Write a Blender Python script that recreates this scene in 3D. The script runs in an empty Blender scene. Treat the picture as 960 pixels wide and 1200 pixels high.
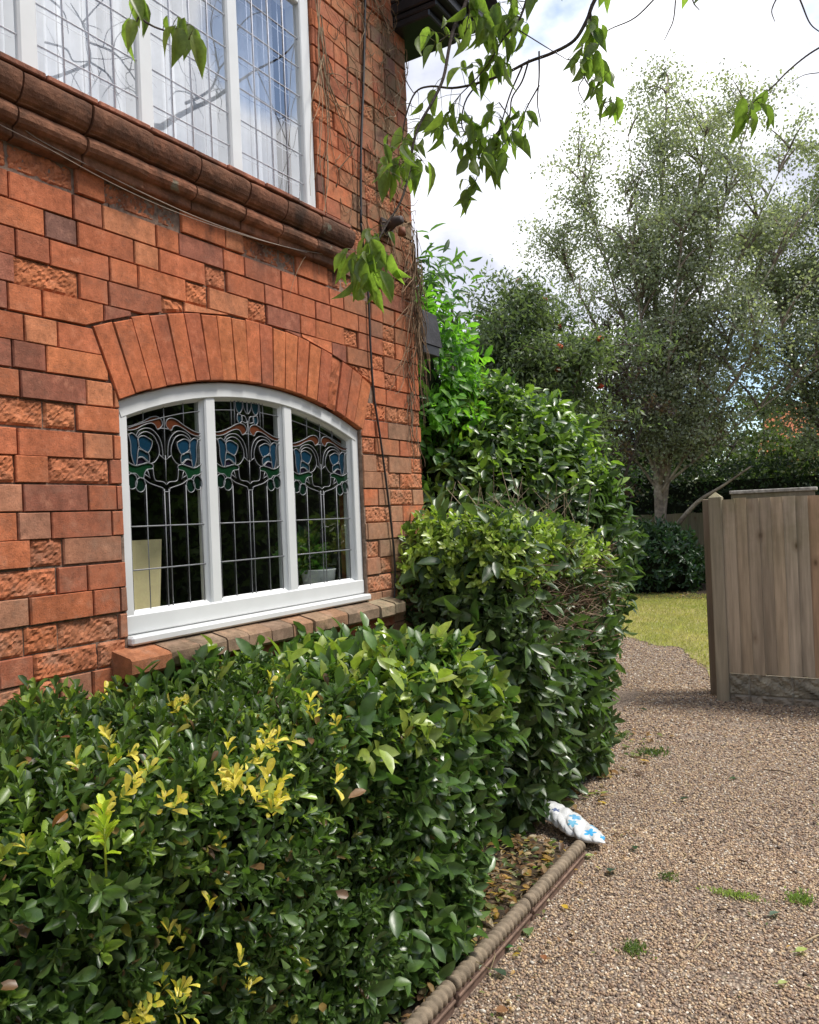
import bpy, math, random
import numpy as np
from mathutils import Matrix, Vector

SC = bpy.context.scene
COL = SC.collection
RNG = np.random.default_rng(7)
random.seed(7)
pi = math.pi

# ------------------------------------------------------------------ survey: camera measured from the photograph
F_PX = 950.0
YAW, ROLL, PITCH = math.radians(31.2), math.radians(2.4), math.radians(0.36)
CAM = np.array([2.0, 0.0, 1.55])
FW = np.array([-math.sin(YAW) * math.cos(PITCH), math.cos(YAW) * math.cos(PITCH), math.sin(PITCH)])
RT = np.array([math.cos(YAW), math.sin(YAW), 0.0])
UP = np.cross(RT, FW)
CI = math.cos(ROLL) * RT - math.sin(ROLL) * UP
CJ = math.sin(ROLL) * RT + math.cos(ROLL) * UP
def ray(x, y): return FW + CI * (x - 480) / F_PX + CJ * (600 - y) / F_PX
def onX(x, y, X=0.0):
    d = ray(x, y); return CAM + d * ((X - CAM[0]) / d[0])
def onZ(x, y, Z=0.0):
    d = ray(x, y); return CAM + d * ((Z - CAM[2]) / d[2])
def onY(x, y, Y):
    d = ray(x, y); return CAM + d * ((Y - CAM[1]) / d[1])
def at(x, y, dist): return CAM + ray(x, y) * dist
def mirrored(x, y, X, glass=-0.04):
    """point at distance X in front of the house that the upper window reflects at this survey mark"""
    p = onX(x, y, 2 * glass - X); return np.array([X, p[1], p[2]])

cam = bpy.data.cameras.new("camera"); camo = bpy.data.objects.new("camera", cam); COL.objects.link(camo)
cam.sensor_fit = 'HORIZONTAL'; cam.sensor_width = 36.0; cam.lens = 36.0 * F_PX / 960.0
cam.clip_start = 0.05; cam.clip_end = 2000
M = Matrix.Identity(4)
for k in range(3):
    M[k][0], M[k][1], M[k][2], M[k][3] = CI[k], CJ[k], -FW[k], CAM[k]
camo.matrix_world = M
SC.camera = camo

# ------------------------------------------------------------------ mesh builder
class MB:
    def __init__(s): s.v = []; s.c = []; s.f = []; s.n = 0
    def add(s, v, f, col=(1, 1, 1), mat=0, smooth=False):
        v = np.asarray(v, float).reshape(-1, 3)
        c = np.asarray(col, float)
        if c.ndim == 1: c = np.tile(c, (len(v), 1))
        if isinstance(f, np.ndarray): f = [f]
        elif f and not isinstance(f[0], np.ndarray):
            by = {}
            for q in f: by.setdefault(len(q), []).append(q)
            f = [np.array(q) for q in by.values()]
        for q in f: s.f.append((np.asarray(q, np.int64) + s.n, mat, smooth))
        s.v.append(v); s.c.append(c); s.n += len(v)
    def box(s, x0, x1, y0, y1, z0, z1, col=(1, 1, 1), mat=0, ch=0.0):
        if ch <= 0:
            v = [(x, y, z) for x in (x0, x1) for y in (y0, y1) for z in (z0, z1)]
            f = [(0, 1, 3, 2), (4, 6, 7, 5), (0, 4, 5, 1), (2, 3, 7, 6), (0, 2, 6, 4), (1, 5, 7, 3)]
            s.add(v, f, col, mat)
        else:   # chamfered
            c = min(ch, (x1 - x0) * .45, (y1 - y0) * .45, (z1 - z0) * .45)
            idx = {}; v = []
            X = (x0, x1); Y = (y0, y1); Z = (z0, z1)
            for i in (0, 1):
                for j in (0, 1):
                    for k in (0, 1):
                        sx, sy, sz = (1 - 2 * i) * c, (1 - 2 * j) * c, (1 - 2 * k) * c
                        for a, p in (('x', (X[i], Y[j] + sy, Z[k] + sz)), ('y', (X[i] + sx, Y[j], Z[k] + sz)), ('z', (X[i] + sx, Y[j] + sy, Z[k]))):
                            idx[(i, j, k, a)] = len(v); v.append(p)
            I = idx; f = []
            for i in (0, 1):
                f.append((I[i,0,0,'x'], I[i,1,0,'x'], I[i,1,1,'x'], I[i,0,1,'x']))
                f.append((I[0,i,0,'y'], I[1,i,0,'y'], I[1,i,1,'y'], I[0,i,1,'y']))
                f.append((I[0,0,i,'z'], I[1,0,i,'z'], I[1,1,i,'z'], I[0,1,i,'z']))
                for j in (0, 1):
                    f.append((I[i,j,0,'x'], I[i,j,1,'x'], I[i,j,1,'y'], I[i,j,0,'y']))
                    f.append((I[i,0,j,'x'], I[i,1,j,'x'], I[i,1,j,'z'], I[i,0,j,'z']))
                    f.append((I[0,i,j,'y'], I[1,i,j,'y'], I[1,i,j,'z'], I[0,i,j,'z']))
                    for k in (0, 1): f.append((I[i,j,k,'x'], I[i,j,k,'y'], I[i,j,k,'z']))
            s.add(v, f, col, mat)
    def tube(s, pts, rad, seg=6, col=(1, 1, 1), mat=0, cap=True):
        P = np.asarray(pts, float); n = len(P)
        R = np.full(n, rad) if np.isscalar(rad) else np.asarray(rad, float)
        T = np.gradient(P, axis=0); T /= np.linalg.norm(T, axis=1)[:, None] + 1e-9
        ref = np.array([0, 0, 1.0]) if abs(T[0][2]) < .9 else np.array([1.0, 0, 0])
        a = np.cross(T[0], ref); a /= np.linalg.norm(a)
        A = []
        for t in T:
            a = a - t * (a @ t); a /= np.linalg.norm(a) + 1e-9; A.append(a)
        A = np.array(A); B = np.cross(T, A)
        th = np.linspace(0, 2 * pi, seg, endpoint=False)
        V = P[:, None] + R[:, None, None] * (np.cos(th)[None, :, None] * A[:, None] + np.sin(th)[None, :, None] * B[:, None])
        i = np.arange(n - 1)[:, None] * seg; j = np.arange(seg)[None]; j2 = (j + 1) % seg
        f = [np.stack([i + j, i + j2, i + seg + j2, i + seg + j], -1).reshape(-1, 4)]
        if cap: f += [np.arange(seg)[None, ::-1], (np.arange(seg) + (n - 1) * seg)[None]]
        s.add(V.reshape(-1, 3), f, col, mat, True)
    def poly(s, pts, z=None, col=(1, 1, 1), mat=0):
        s.add([(p[0], p[1], z) if z is not None else p for p in pts], [tuple(range(len(pts)))], col, mat)
    def build(s, name, mats, parent=None, base=None):
        me = bpy.data.meshes.new(name)
        V = np.concatenate(s.v); Cc = np.concatenate(s.c)
        if base is None and parent is not None: base = parent.get('_base')
        if base is not None: V = V - np.array(base)
        me.vertices.add(len(V)); me.vertices.foreach_set('co', V.astype(np.float32).ravel())
        L = np.concatenate([q.ravel() for q, _, _ in s.f])
        tot = np.concatenate([np.full(len(q), q.shape[1]) for q, _, _ in s.f])
        me.loops.add(len(L)); me.loops.foreach_set('vertex_index', L.astype(np.int32))
        me.polygons.add(len(tot)); st = np.concatenate([[0], np.cumsum(tot)[:-1]])
        me.polygons.foreach_set('loop_start', st.astype(np.int32))
        me.polygons.foreach_set('material_index', np.concatenate([np.full(len(q), m) for q, m, _ in s.f]).astype(np.int32))
        me.polygons.foreach_set('use_smooth', np.concatenate([np.full(len(q), sm) for q, _, sm in s.f]).astype(bool))
        at_ = me.attributes.new('Col', 'FLOAT_COLOR', 'POINT')
        at_.data.foreach_set('color', np.concatenate([Cc, np.ones((len(Cc), 1))], 1).astype(np.float32).ravel())
        me.update(calc_edges=True)
        for m in (mats if isinstance(mats, (list, tuple)) else [mats]): me.materials.append(m)
        o = bpy.data.objects.new(name, me); COL.objects.link(o)
        if parent is not None: o.parent = parent
        return o

def thing(name, label, cat, base=(0, 0, 0), group=None):
    o = bpy.data.objects.new(name, None); COL.objects.link(o); o.empty_display_size = .2
    o.location = base; o['_base'] = [float(q) for q in base]
    o['label'] = label; o['category'] = cat
    if group: o['group'] = group
    return o
def sub(o, parent):
    """remember the base of a part so that its sub-parts line up"""
    o['_base'] = list(parent['_base']); return o
def tag(o, label, cat, group=None):
    o['label'] = label; o['category'] = cat
    if group: o['group'] = group
    return o
def loose(mb, name, mats, base, label, cat, group=None):
    o = mb.build(name, mats, None, base); o.location = base; return tag(o, label, cat, group)
def struct(o, kind='structure'): o['kind'] = kind; return o

def nrm(a): return a / (np.linalg.norm(a, axis=-1, keepdims=True) + 1e-9)
def wob(P, f=1.0, s=0.0):
    x, y, z = P[..., 0] * f, P[..., 1] * f, P[..., 2] * f
    return (np.sin(1.7 * x + 2.3 * y + s) * np.cos(1.9 * z - 1.1 * y + 2 * s) + .6 * np.sin(3.9 * x - 2.7 * z + 1.3 + s) * np.cos(3.3 * y + .7 * s)
            + .35 * np.sin(7.7 * y + 6.1 * x + 5.2 * z + 3 * s)) / 1.6
def smooth_line(pts, n=6):
    P = np.asarray(pts, float); m = len(P)
    if m < 3: return P
    Q = np.vstack([2 * P[0] - P[1], P, 2 * P[-1] - P[-2]]); out = []
    for k in range(m - 1):
        p0, p1, p2, p3 = Q[k:k + 4]
        for t in np.linspace(0, 1, n, endpoint=False):
            out.append(.5 * (2 * p1 + (p2 - p0) * t + (2 * p0 - 5 * p1 + 4 * p2 - p3) * t * t + (3 * p1 - p0 - 3 * p2 + p3) * t ** 3))
    out.append(P[-1]); return np.array(out)

# ------------------------------------------------------------------ leaves
def ltemplate(rows, fold=.08, curl=.14):
    v = [(0, 0, 0)]; f = []
    for t, w in rows:
        h = -curl * t * t
        v += [(t, -w, h + fold * w * 2), (t, 0, h), (t, w, h + fold * w * 2)]
    v.append((1, 0, -curl))
    f3 = [(0, 2, 1), (0, 3, 2)]; f4 = []
    for k in range(len(rows) - 1):
        a = 1 + 3 * k
        f4 += [(a, a + 1, a + 4, a + 3), (a + 1, a + 2, a + 5, a + 4)]
    a = 1 + 3 * (len(rows) - 1); e = len(v) - 1
    f3 += [(a, a + 1, e), (a + 1, a + 2, e)]
    return np.array(v, float), [np.array(f3), np.array(f4)]
OBOV = ltemplate([(.3, .25), (.62, .47), (.88, .42)], .13, .18)
LANC = ltemplate([(.22, .30), (.5, .5), (.8, .34)], .22, -.06)
ELLI = ltemplate([(.2, .34), (.5, .5), (.8, .32)], .10, .2)
PEAR = ltemplate([(.07, .20), (.22, .42), (.42, .5), (.66, .36), (.86, .13)], .15, .24)
QUAD = (np.array([(0, 0, 0), (.45, -.5, .03), (1, 0, -.1), (.45, .5, .03)], float), [np.array([(0, 3, 2, 1)])])
def add_leaves(mb, P, D, N, L, W, col, tpl, mat=0, smooth=True):
    T, F = tpl
    D = nrm(D); S = nrm(np.cross(D, N)); N = np.cross(S, D)
    n = len(P); L = np.broadcast_to(L, n); W = np.broadcast_to(W, n)
    V = (P[:, None] + D[:, None] * (L[:, None] * T[None, :, 0])[..., None] + S[:, None] * (W[:, None] * T[None, :, 1])[..., None]
         + N[:, None] * (L[:, None] * T[None, :, 2])[..., None])
    k = len(T); off = (np.arange(n) * k)[:, None, None]
    mb.add(V.reshape(-1, 3), [(f[None] + off).reshape(-1, f.shape[1]) for f in F], np.repeat(col, k, axis=0), mat, smooth)
def sprigs(P, A, n, length, r=RNG, tilt=(72, 25), droop=0.0):
    """shoots at P along A, n leaves round each: leaf positions, directions, normals and the index of the shoot"""
    A = nrm(A); m = len(P)
    ref = np.where(np.abs(A[:, 2:3]) < .85, np.array([[0, 0, 1.0]]), np.array([[1.0, 0, 0]]))
    e1 = nrm(np.cross(A, ref)); e2 = np.cross(A, e1)
    j = np.arange(n)[None]; s = (j + .5) / n + r.normal(0, .05, (m, n))
    ang = j * 2.4 + r.uniform(0, 6.28, (m, 1)) + r.normal(0, .3, (m, n))
    phi = np.radians(tilt[0] + (tilt[1] - tilt[0]) * s + r.normal(0, 11, (m, n)))
    R = np.cos(ang)[..., None] * e1[:, None] + np.sin(ang)[..., None] * e2[:, None]
    D = A[:, None] * np.cos(phi)[..., None] + R * np.sin(phi)[..., None]
    D[..., 2] -= droop * (.6 + .8 * r.random((m, n)))
    N = A[:, None] * np.sin(phi)[..., None] - R * np.cos(phi)[..., None] + r.normal(0, .22, (m, n, 3))
    if droop: N[..., 2] += droop * .8
    Q = P[:, None] + A[:, None] * (np.broadcast_to(length, m)[:, None] * s)[..., None]
    return Q.reshape(-1, 3), D.reshape(-1, 3), N.reshape(-1, 3), np.repeat(np.arange(m), n)
def mixcol(a, b, t): return np.asarray(a)[None] * (1 - t[:, None]) + np.asarray(b)[None] * t[:, None]
def vary(c, n, amp=.25, r=RNG): return np.asarray(c)[None] * (1 + r.uniform(-amp, amp, (n, 1))) * (1 + r.uniform(-.08, .08, (n, 3)))

# ------------------------------------------------------------------ materials
class NT:
    def __init__(s, name):
        s.m = bpy.data.materials.new(name); s.m.use_nodes = True; s.t = s.m.node_tree
        s.b = s.t.nodes['Principled BSDF']; s.out = s.t.nodes['Material Output']
    def n(s, typ, **kw):
        q = s.t.nodes.new(typ)
        for k, v in kw.items():
            if k.startswith('i_'):
                key = k[2:]; key = int(key) if key.isdigit() else key.replace('_', ' ')
                q.inputs[key].default_value = v
            else: setattr(q, k, v)
        return q
    def l(s, a, b): s.t.links.new(a, b)
    def noise(s, scale, detail=4, rough=.55, vec=None):
        q = s.n('ShaderNodeTexNoise', i_Scale=scale, i_Detail=detail, i_Roughness=rough)
        s.l(vec if vec is not None else s.pos(), q.inputs['Vector']); return q.outputs['Fac']
    def pos(s):
        if not hasattr(s, '_p'): s._p = s.n('ShaderNodeNewGeometry').outputs['Position']
        return s._p
    def ramp(s, fac, a, b, c0=0., c1=1.):
        q = s.n('ShaderNodeMapRange', i_1=a, i_2=b, i_3=c0, i_4=c1); s.l(fac, q.inputs[0]); return q.outputs[0]
    def mix(s, fac, a, b, mode='MIX'):
        q = s.n('ShaderNodeMix', data_type='RGBA', blend_type=mode)
        for sock, v in ((q.inputs[0], fac), (q.inputs[6], a), (q.inputs[7], b)):
            if hasattr(v, 'links'): s.l(v, sock)
            else: sock.default_value = v if not isinstance(v, tuple) else (*v, 1)[:4]
        return q.outputs[2]
    def mul(s, a, b, op='MULTIPLY'):
        q = s.n('ShaderNodeMath', operation=op)
        for sock, v in ((q.inputs[0], a), (q.inputs[1], b)):
            if hasattr(v, 'links'): s.l(v, sock)
            else: sock.default_value = v
        return q.outputs[0]
    def attr(s): return s.n('ShaderNodeAttribute', attribute_name='Col').outputs['Color']
    def grey(s, v):
        q = s.n('ShaderNodeCombineColor'); [s.l(v, q.inputs[k]) for k in range(3)]; return q.outputs[0]
    def bump(s, h, strength=.5, dist=.005):
        q = s.n('ShaderNodeBump', i_Strength=strength, i_Distance=dist); s.l(h, q.inputs['Height']); s.l(q.outputs[0], s.b.inputs['Normal'])
    def col(s, c): (s.l(c, s.b.inputs['Base Color']) if hasattr(c, 'links') else setattr(s.b.inputs['Base Color'], 'default_value', (*c, 1)))
    def set(s, rough=.6, spec=.5, metal=0.):
        s.b.inputs['Roughness'].default_value = rough; s.b.inputs['Specular IOR Level'].default_value = spec; s.b.inputs['Metallic'].default_value = metal
        return s.m

def m_simple(name, c, rough=.6, spec=.5, nz=20, amp=.15, bump=.15, dist=.003, metal=0.):
    t = NT(name); f = t.noise(nz, 5)
    t.col(t.mix(1.0, c, t.grey(t.ramp(f, .3, .7, 1 - amp, 1 + amp)), 'MULTIPLY'))
    if bump: t.bump(t.noise(nz * 4, 4), bump, dist)
    return t.set(rough, spec, metal)
def m_attr(name, rough=.7, spec=.4, nz=40, amp=.25, bump=.3, dist=.003):
    t = NT(name); f = t.noise(nz, 5)
    t.col(t.mix(1.0, t.attr(), t.grey(t.ramp(f, .3, .7, 1 - amp, 1 + amp)), 'MULTIPLY'))
    if bump: t.bump(t.noise(nz * 5, 4), bump, dist)
    return t.set(rough, spec)
def m_leaf(name, rough=.35, spec=.5, trans=.3, tcol=1.6, vein=60):
    t = NT(name); a = t.attr()
    f = t.noise(vein, 3)
    c = t.mix(1.0, a, t.grey(t.ramp(f, .3, .7, .75, 1.25)), 'MULTIPLY')
    geo = t.n('ShaderNodeNewGeometry')
    c2 = t.mix(geo.outputs['Backfacing'], c, t.mix(.35, c, (.20, .26, .11)))
    t.col(c2); t.set(rough, spec)
    t.l(t.ramp(t.noise(vein * .3, 2), .3, .7, max(.05, rough - .12), rough + .15), t.b.inputs['Roughness'])
    tr = t.n('ShaderNodeBsdfTranslucent')
    t.l(t.mix(1.0, c, (tcol * 1.0, tcol * 1.15, tcol * .5), 'MULTIPLY'), tr.inputs['Color'])
    mx = t.n('ShaderNodeMixShader', i_0=trans); t.l(t.b.outputs[0], mx.inputs[1]); t.l(tr.outputs[0], mx.inputs[2]); t.l(mx.outputs[0], t.out.inputs[0])
    return t.m
def m_glass(name, ior=1.6, gain=1.0, tint=(.9, .93, .92)):
    t = NT(name); t.t.nodes.remove(t.b)
    f0 = ((ior - 1) / (ior + 1)) ** 2; lw = t.n('ShaderNodeLayerWeight', i_Blend=.5)
    p5 = t.n('ShaderNodeMath', operation='POWER', i_1=5.0); t.l(lw.outputs['Facing'], p5.inputs[0])
    fr_ = t.mul(t.mul(p5.outputs[0], 1 - f0), f0, 'ADD')
    g = t.n('ShaderNodeBsdfGlossy', i_Roughness=0.0, i_Color=(1, 1, 1, 1)); tr = t.n('ShaderNodeBsdfTransparent', i_Color=(*tint, 1))
    w = t.n('ShaderNodeBump', i_Strength=.04, i_Distance=.01); t.l(t.noise(2.2, 1), w.inputs['Height']); t.l(w.outputs[0], g.inputs['Normal'])
    mx = t.n('ShaderNodeMixShader'); t.l(t.mul(fr_, gain), mx.inputs[0]); t.l(tr.outputs[0], mx.inputs[1]); t.l(g.outputs[0], mx.inputs[2])
    t.l(mx.outputs[0], t.out.inputs[0]); return t.m

def make_brick_mat():
    t = NT('brick'); a = t.attr(); p = t.pos()
    c = t.mix(1.0, a, t.grey(t.ramp(t.noise(34, 7, .72), .28, .72, .62, 1.32)), 'MULTIPLY')
    c = t.mix(1.0, c, t.grey(t.ramp(t.noise(9, 4, .6), .3, .7, .80, 1.2)), 'MULTIPLY'); c = t.mix(t.ramp(t.noise(17, 5, .7), .56, .74, 0, .35), c, (.50, .26, .16))
    # long brushed streaks along the brick, fine speckle
    mp = t.n('ShaderNodeMapping', i_Scale=(30, 8, 60)); t.l(p, mp.inputs[0])
    c = t.mix(t.ramp(t.noise(3, 5, .6, mp.outputs[0]), .55, .8, 0, .5), c, (.22, .12, .085))
    c = t.mix(t.ramp(t.noise(150, 4, .65), .56, .70, 0, .6), c, (.10, .05, .035))
    # soot and grime patches
    g = t.ramp(t.noise(2.9, 7, .7), .50, .74, 0, .6)
    c = t.mix(g, c, (.15, .085, .06))
    sx = t.n('ShaderNodeSeparateXYZ'); t.l(p, sx.inputs[0])
    # soot running down below the moulded band
    sm = t.mul(t.ramp(sx.outputs[2], 2.44, 2.6), t.ramp(sx.outputs[2], 2.78, 2.76))
    mp2 = t.n('ShaderNodeMapping', i_Scale=(1, 6, 1.4)); t.l(p, mp2.inputs[0])
    c = t.mix(t.mul(sm, t.ramp(t.noise(1.4, 4, .6, mp2.outputs[0]), .5, .62, 0, .9)), c, (.045, .035, .03))
    # greyish residue left by the dead creeper on the corner pier
    k = t.mul(t.ramp(sx.outputs[1], 2.6, 3.2), t.ramp(sx.outputs[2], 2.2, 2.9))
    c = t.mix(t.mul(k, t.ramp(t.noise(9, 6, .7), .42, .6, 0, .85)), c, (.17, .13, .075))
    k2 = t.mul(t.ramp(sx.outputs[1], 2.8, 3.1), t.ramp(sx.outputs[2], 2.3, 1.2))
    c = t.mix(t.mul(k2, t.ramp(t.noise(12, 5, .6), .45, .62, 0, .65)), c, (.27, .19, .12))
    # pale lime bloom low down
    k3 = t.mul(t.ramp(sx.outputs[2], 1.9, 1.2), t.ramp(t.noise(11, 5, .65), .5, .68, 0, .5))
    c = t.mix(k3, c, (.36, .24, .17))
    t.col(c)
    h = t.mix(.5, t.grey(t.noise(70, 6, .7)), t.grey(t.noise(260, 4, .7)))
    t.bump(h, .6, .006); return t.set(.95, .15)
MB_ = make_brick_mat()
M_MORTAR = m_simple('mortar', (.20, .14, .105), .95, .2, 60, .4, .5, .006)
def make_terracotta():
    t = NT('terracotta'); c = t.mix(1.0, t.attr(), t.grey(t.ramp(t.noise(18, 6, .65), .28, .72, .45, 1.5)), 'MULTIPLY')
    c = t.mix(t.ramp(t.noise(5, 6, .7), .48, .68, 0, .8), c, (.05, .034, .024))
    c = t.mix(t.ramp(t.noise(8.5, 5, .5), .66, .70, 0, .7), c, (.22, .24, .18))
    t.col(c); t.bump(t.noise(60, 7, .75), .8, .008); return t.set(.85, .2)
M_TERRA = make_terracotta()
M_WHITE = m_simple('white_paint', (.60, .61, .605), .32, .5, 9, .035, .04, .001)
M_LEADU = m_simple('pale_lead_came', (.55, .55, .60), .5, .5, 60, .15, 0)
M_LEAD = m_simple('lead_came', (.145, .15, .16), .45, .6, 60, .2, .1, .001)
M_GLASS = m_glass('window_glass', 1.6, 2.4, (.86, .9, .88))
M_GLASS2 = m_glass('coated_window_glass', 2.3, 1.5, (.9, .93, .95))
M_STAINB = m_simple('stained_glass', (.5, .5, .5), .12, .6, 30, .2, .1, .002)
t_ = NT('stained_glass_colour'); t_.col(t_.attr()); M_STAIN = t_.set(.12, .6)
M_BLACK = m_simple('black_gutter_paint', (.012, .012, .014), .4, .5, 30, .3, .1, .002)
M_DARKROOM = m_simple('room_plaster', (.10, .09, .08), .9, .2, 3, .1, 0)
M_NET = m_simple('net_curtain', (.80, .81, .84), .9, .1, 30, .06, .1, .002)
M_CABLE = m_simple('cable_sheath', (.018, .015, .014), .5, .4, 30, .2, 0)
M_WIRE = m_simple('pale_wire', (.26, .21, .17), .6, .4, 30, .2, 0)
M_TENDRIL = m_attr('dead_stem', .95, .2, 60, .35, .3, .002)
M_BARK = m_attr('bark', .9, .2, 14, .45, .6, .012)
M_LEAFG = m_leaf('glossy_leaf', .36, .6, .28, 1.8, 45)
M_LEAFT = m_leaf('thin_leaf', .42, .4, .42, 1.9, 40)
M_BIRCH = m_leaf('birch_leaf', .38, .6, .42, 1.4, 30)
M_LEAFY = m_leaf('yellow_leaf', .4, .4, .35, 1.25, 80)
M_DARKIN = m_simple('core_painted_shade', (.018, .022, .012), 1.0, .1, 14, .5, .4, .02)  # solid filler inside foliage, shade of the gaps put into its dark colour

# ------------------------------------------------------------------ world, sun
SUN_EL, SUN_AZ = math.radians(60), math.atan2(.80, .42)     # azimuth from +Y towards +X
w = bpy.data.worlds.new("World"); SC.world = w; w.use_nodes = True
wt = w.node_tree; bg = wt.nodes['Background']
def wn(typ, **kw):
    q = wt.nodes.new(typ)
    for k, v in kw.items():
        if k.startswith('i_'):
            key = k[2:]; q.inputs[int(key) if key.isdigit() else key].default_value = v
        else: setattr(q, k, v)
    return q
sky = wn('ShaderNodeTexSky', sky_type='NISHITA', sun_disc=False, sun_elevation=SUN_EL, sun_rotation=SUN_AZ)
sky.air_density = 1.0; sky.dust_density = .6; sky.ozone_density = 1.6
tc = wn('ShaderNodeTexCoord'); sp = wn('ShaderNodeSeparateXYZ'); wt.links.new(tc.outputs['Generated'], sp.inputs[0])
ad = wn('ShaderNodeMath', operation='ADD', i_1=.32); wt.links.new(sp.outputs[2], ad.inputs[0])
mxx = wn('ShaderNodeMath', operation='MAXIMUM', i_1=.08); wt.links.new(ad.outputs[0], mxx.inputs[0])
cb = wn('ShaderNodeCombineXYZ')
for k in (0, 1):
    d_ = wn('ShaderNodeMath', operation='DIVIDE'); wt.links.new(sp.outputs[k], d_.inputs[0]); wt.links.new(mxx.outputs[0], d_.inputs[1]); wt.links.new(d_.outputs[0], cb.inputs[k])
cb.inputs[2].default_value = 3.7
nz = wn('ShaderNodeTexNoise', i_Scale=1.15, i_Detail=8, i_Roughness=.56); wt.links.new(cb.outputs[0], nz.inputs['Vector'])
cm = wn('ShaderNodeMapRange', interpolation_type='SMOOTHSTEP', i_1=.40, i_2=.52); 
acc = nz.outputs[0]
for dv, lo, hi, amt in (((.549, .670, .500), .93, .985, .13), ((.549, .670, .500), .9945, .9997, -.32), ((-.309, .792, .527), .9955, .9998, -.17)):    # blue gaps between the clouds
    dp = wn('ShaderNodeVectorMath', operation='DOT_PRODUCT'); wt.links.new(tc.outputs['Generated'], dp.inputs[0]); dp.inputs[1].default_value = dv
    mr_ = wn('ShaderNodeMapRange', i_1=lo, i_2=hi, i_3=0.0, i_4=amt); wt.links.new(dp.outputs['Value'], mr_.inputs[0])
    s_ = wn('ShaderNodeMath', operation='ADD'); wt.links.new(acc, s_.inputs[0]); wt.links.new(mr_.outputs[0], s_.inputs[1]); acc = s_.outputs[0]
wt.links.new(acc, cm.inputs[0])
nz2 = wn('ShaderNodeTexNoise', i_Scale=1.9, i_Detail=7, i_Roughness=.55); wt.links.new(cb.outputs[0], nz2.inputs['Vector'])
cs = wn('ShaderNodeMapRange', i_1=.42, i_2=.74, i_3=0, i_4=1); wt.links.new(nz2.outputs[0], cs.inputs[0])
cc = wn('ShaderNodeMix', data_type='RGBA'); cc.inputs[6].default_value = (3.5, 3.65, 4.25, 1); cc.inputs[7].default_value = (9.6, 9.6, 9.7, 1); wt.links.new(cs.outputs[0], cc.inputs[0])
mx = wn('ShaderNodeMix', data_type='RGBA'); wt.links.new(cm.outputs[0], mx.inputs[0]); wt.links.new(sky.outputs[0], mx.inputs[6]); wt.links.new(cc.outputs[2], mx.inputs[7])
wt.links.new(mx.outputs[2], bg.inputs[0]); bg.inputs[1].default_value = .1
sun = bpy.data.lights.new('sun', 'SUN'); so = bpy.data.objects.new('sun', sun); COL.objects.link(so)
sun.energy = 2.4; sun.angle = math.radians(14); sun.color = (1, .95, .88)
sd = Vector((math.sin(SUN_AZ) * math.cos(SUN_EL), math.cos(SUN_AZ) * math.cos(SUN_EL), math.sin(SUN_EL)))
so.rotation_euler = (-sd).to_track_quat('-Z', 'Y').to_euler(); so.location = (8, 4, 14)
SC.view_settings.view_transform = 'Standard'; SC.view_settings.look = 'None'; SC.view_settings.exposure = 1.2; SC.view_settings.gamma = 1.0
SC.view_settings.use_curve_mapping = False
SC.cycles.max_bounces = 7; SC.cycles.diffuse_bounces = 3; SC.cycles.glossy_bounces = 3; SC.cycles.transmission_bounces = 4; SC.cycles.transparent_max_bounces = 12
SC.cycles.use_denoising = True; SC.cycles.sample_clamp_indirect = 4.0
# ================================================================== HOUSE
HOUSE = thing('brick_house', 'weathered orange red brick house with arched leaded window and moulded terracotta band', 'house', (0, 2.2, 0))
CY, ZC, R1, R2 = 2.287, .324, 1.74, 1.965            # arch: centre along the wall, centre height, inner and outer radius
ASP = math.radians(21.76)
LWY0, LWY1, LWZ0 = 1.642, 2.931, 1.19
UWY0, UWY1, UWZ0, UWZ1 = .52, 2.684, 2.79, 3.72
CORNER = 3.443
COURSE = .0765
PAL = [((.43, .138, .062), 11), ((.39, .122, .058), 8), ((.34, .112, .06), 5), ((.26, .095, .06), 2.4), ((.18, .088, .066), .7), ((.43, .165, .08), 4)]
PW = np.array([q[1] for q in PAL]); PW = PW / PW.sum()
br = np.random.default_rng(11)
def brick_col(y, z):
    c = np.array(PAL[br.choice(len(PAL), p=PW)][0])
    low = max(0, min(1, (1.75 - z) / .5)) * (1 if y < 1.65 else .9)
    if br.random() < low * .6: c = .45 * c + .55 * np.array((.33, .19, .125))
    if y > 2.93 and z < 2.1 and br.random() < .6: c = .4 * c + .6 * np.array((.30, .19, .115))
    if y > 2.9 and z > 2.2 and br.random() < .55: c = .5 * c + .5 * np.array((.19, .11, .065))
    if z > 2.48 and z < 2.8 and br.random() < .4: c = .5 * c + .5 * np.array((.16, .07, .05))
    return c * br.uniform(.95, 1.2)
def clip_half(poly, p, n):
    """keep the side of the polygon where (q - p).n >= 0"""
    out = []
    for k in range(len(poly)):
        a, b = np.array(poly[k]), np.array(poly[(k + 1) % len(poly)])
        da, db = (a - p) @ n, (b - p) @ n
        if da >= 0: out.append(tuple(a))
        if da * db < 0: out.append(tuple(a + (b - a) * da / (da - db)))
    return out
def area(poly):
    return abs(sum(poly[k][0] * poly[(k + 1) % len(poly)][1] - poly[(k + 1) % len(poly)][0] * poly[k][1] for k in range(len(poly)))) / 2
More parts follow.
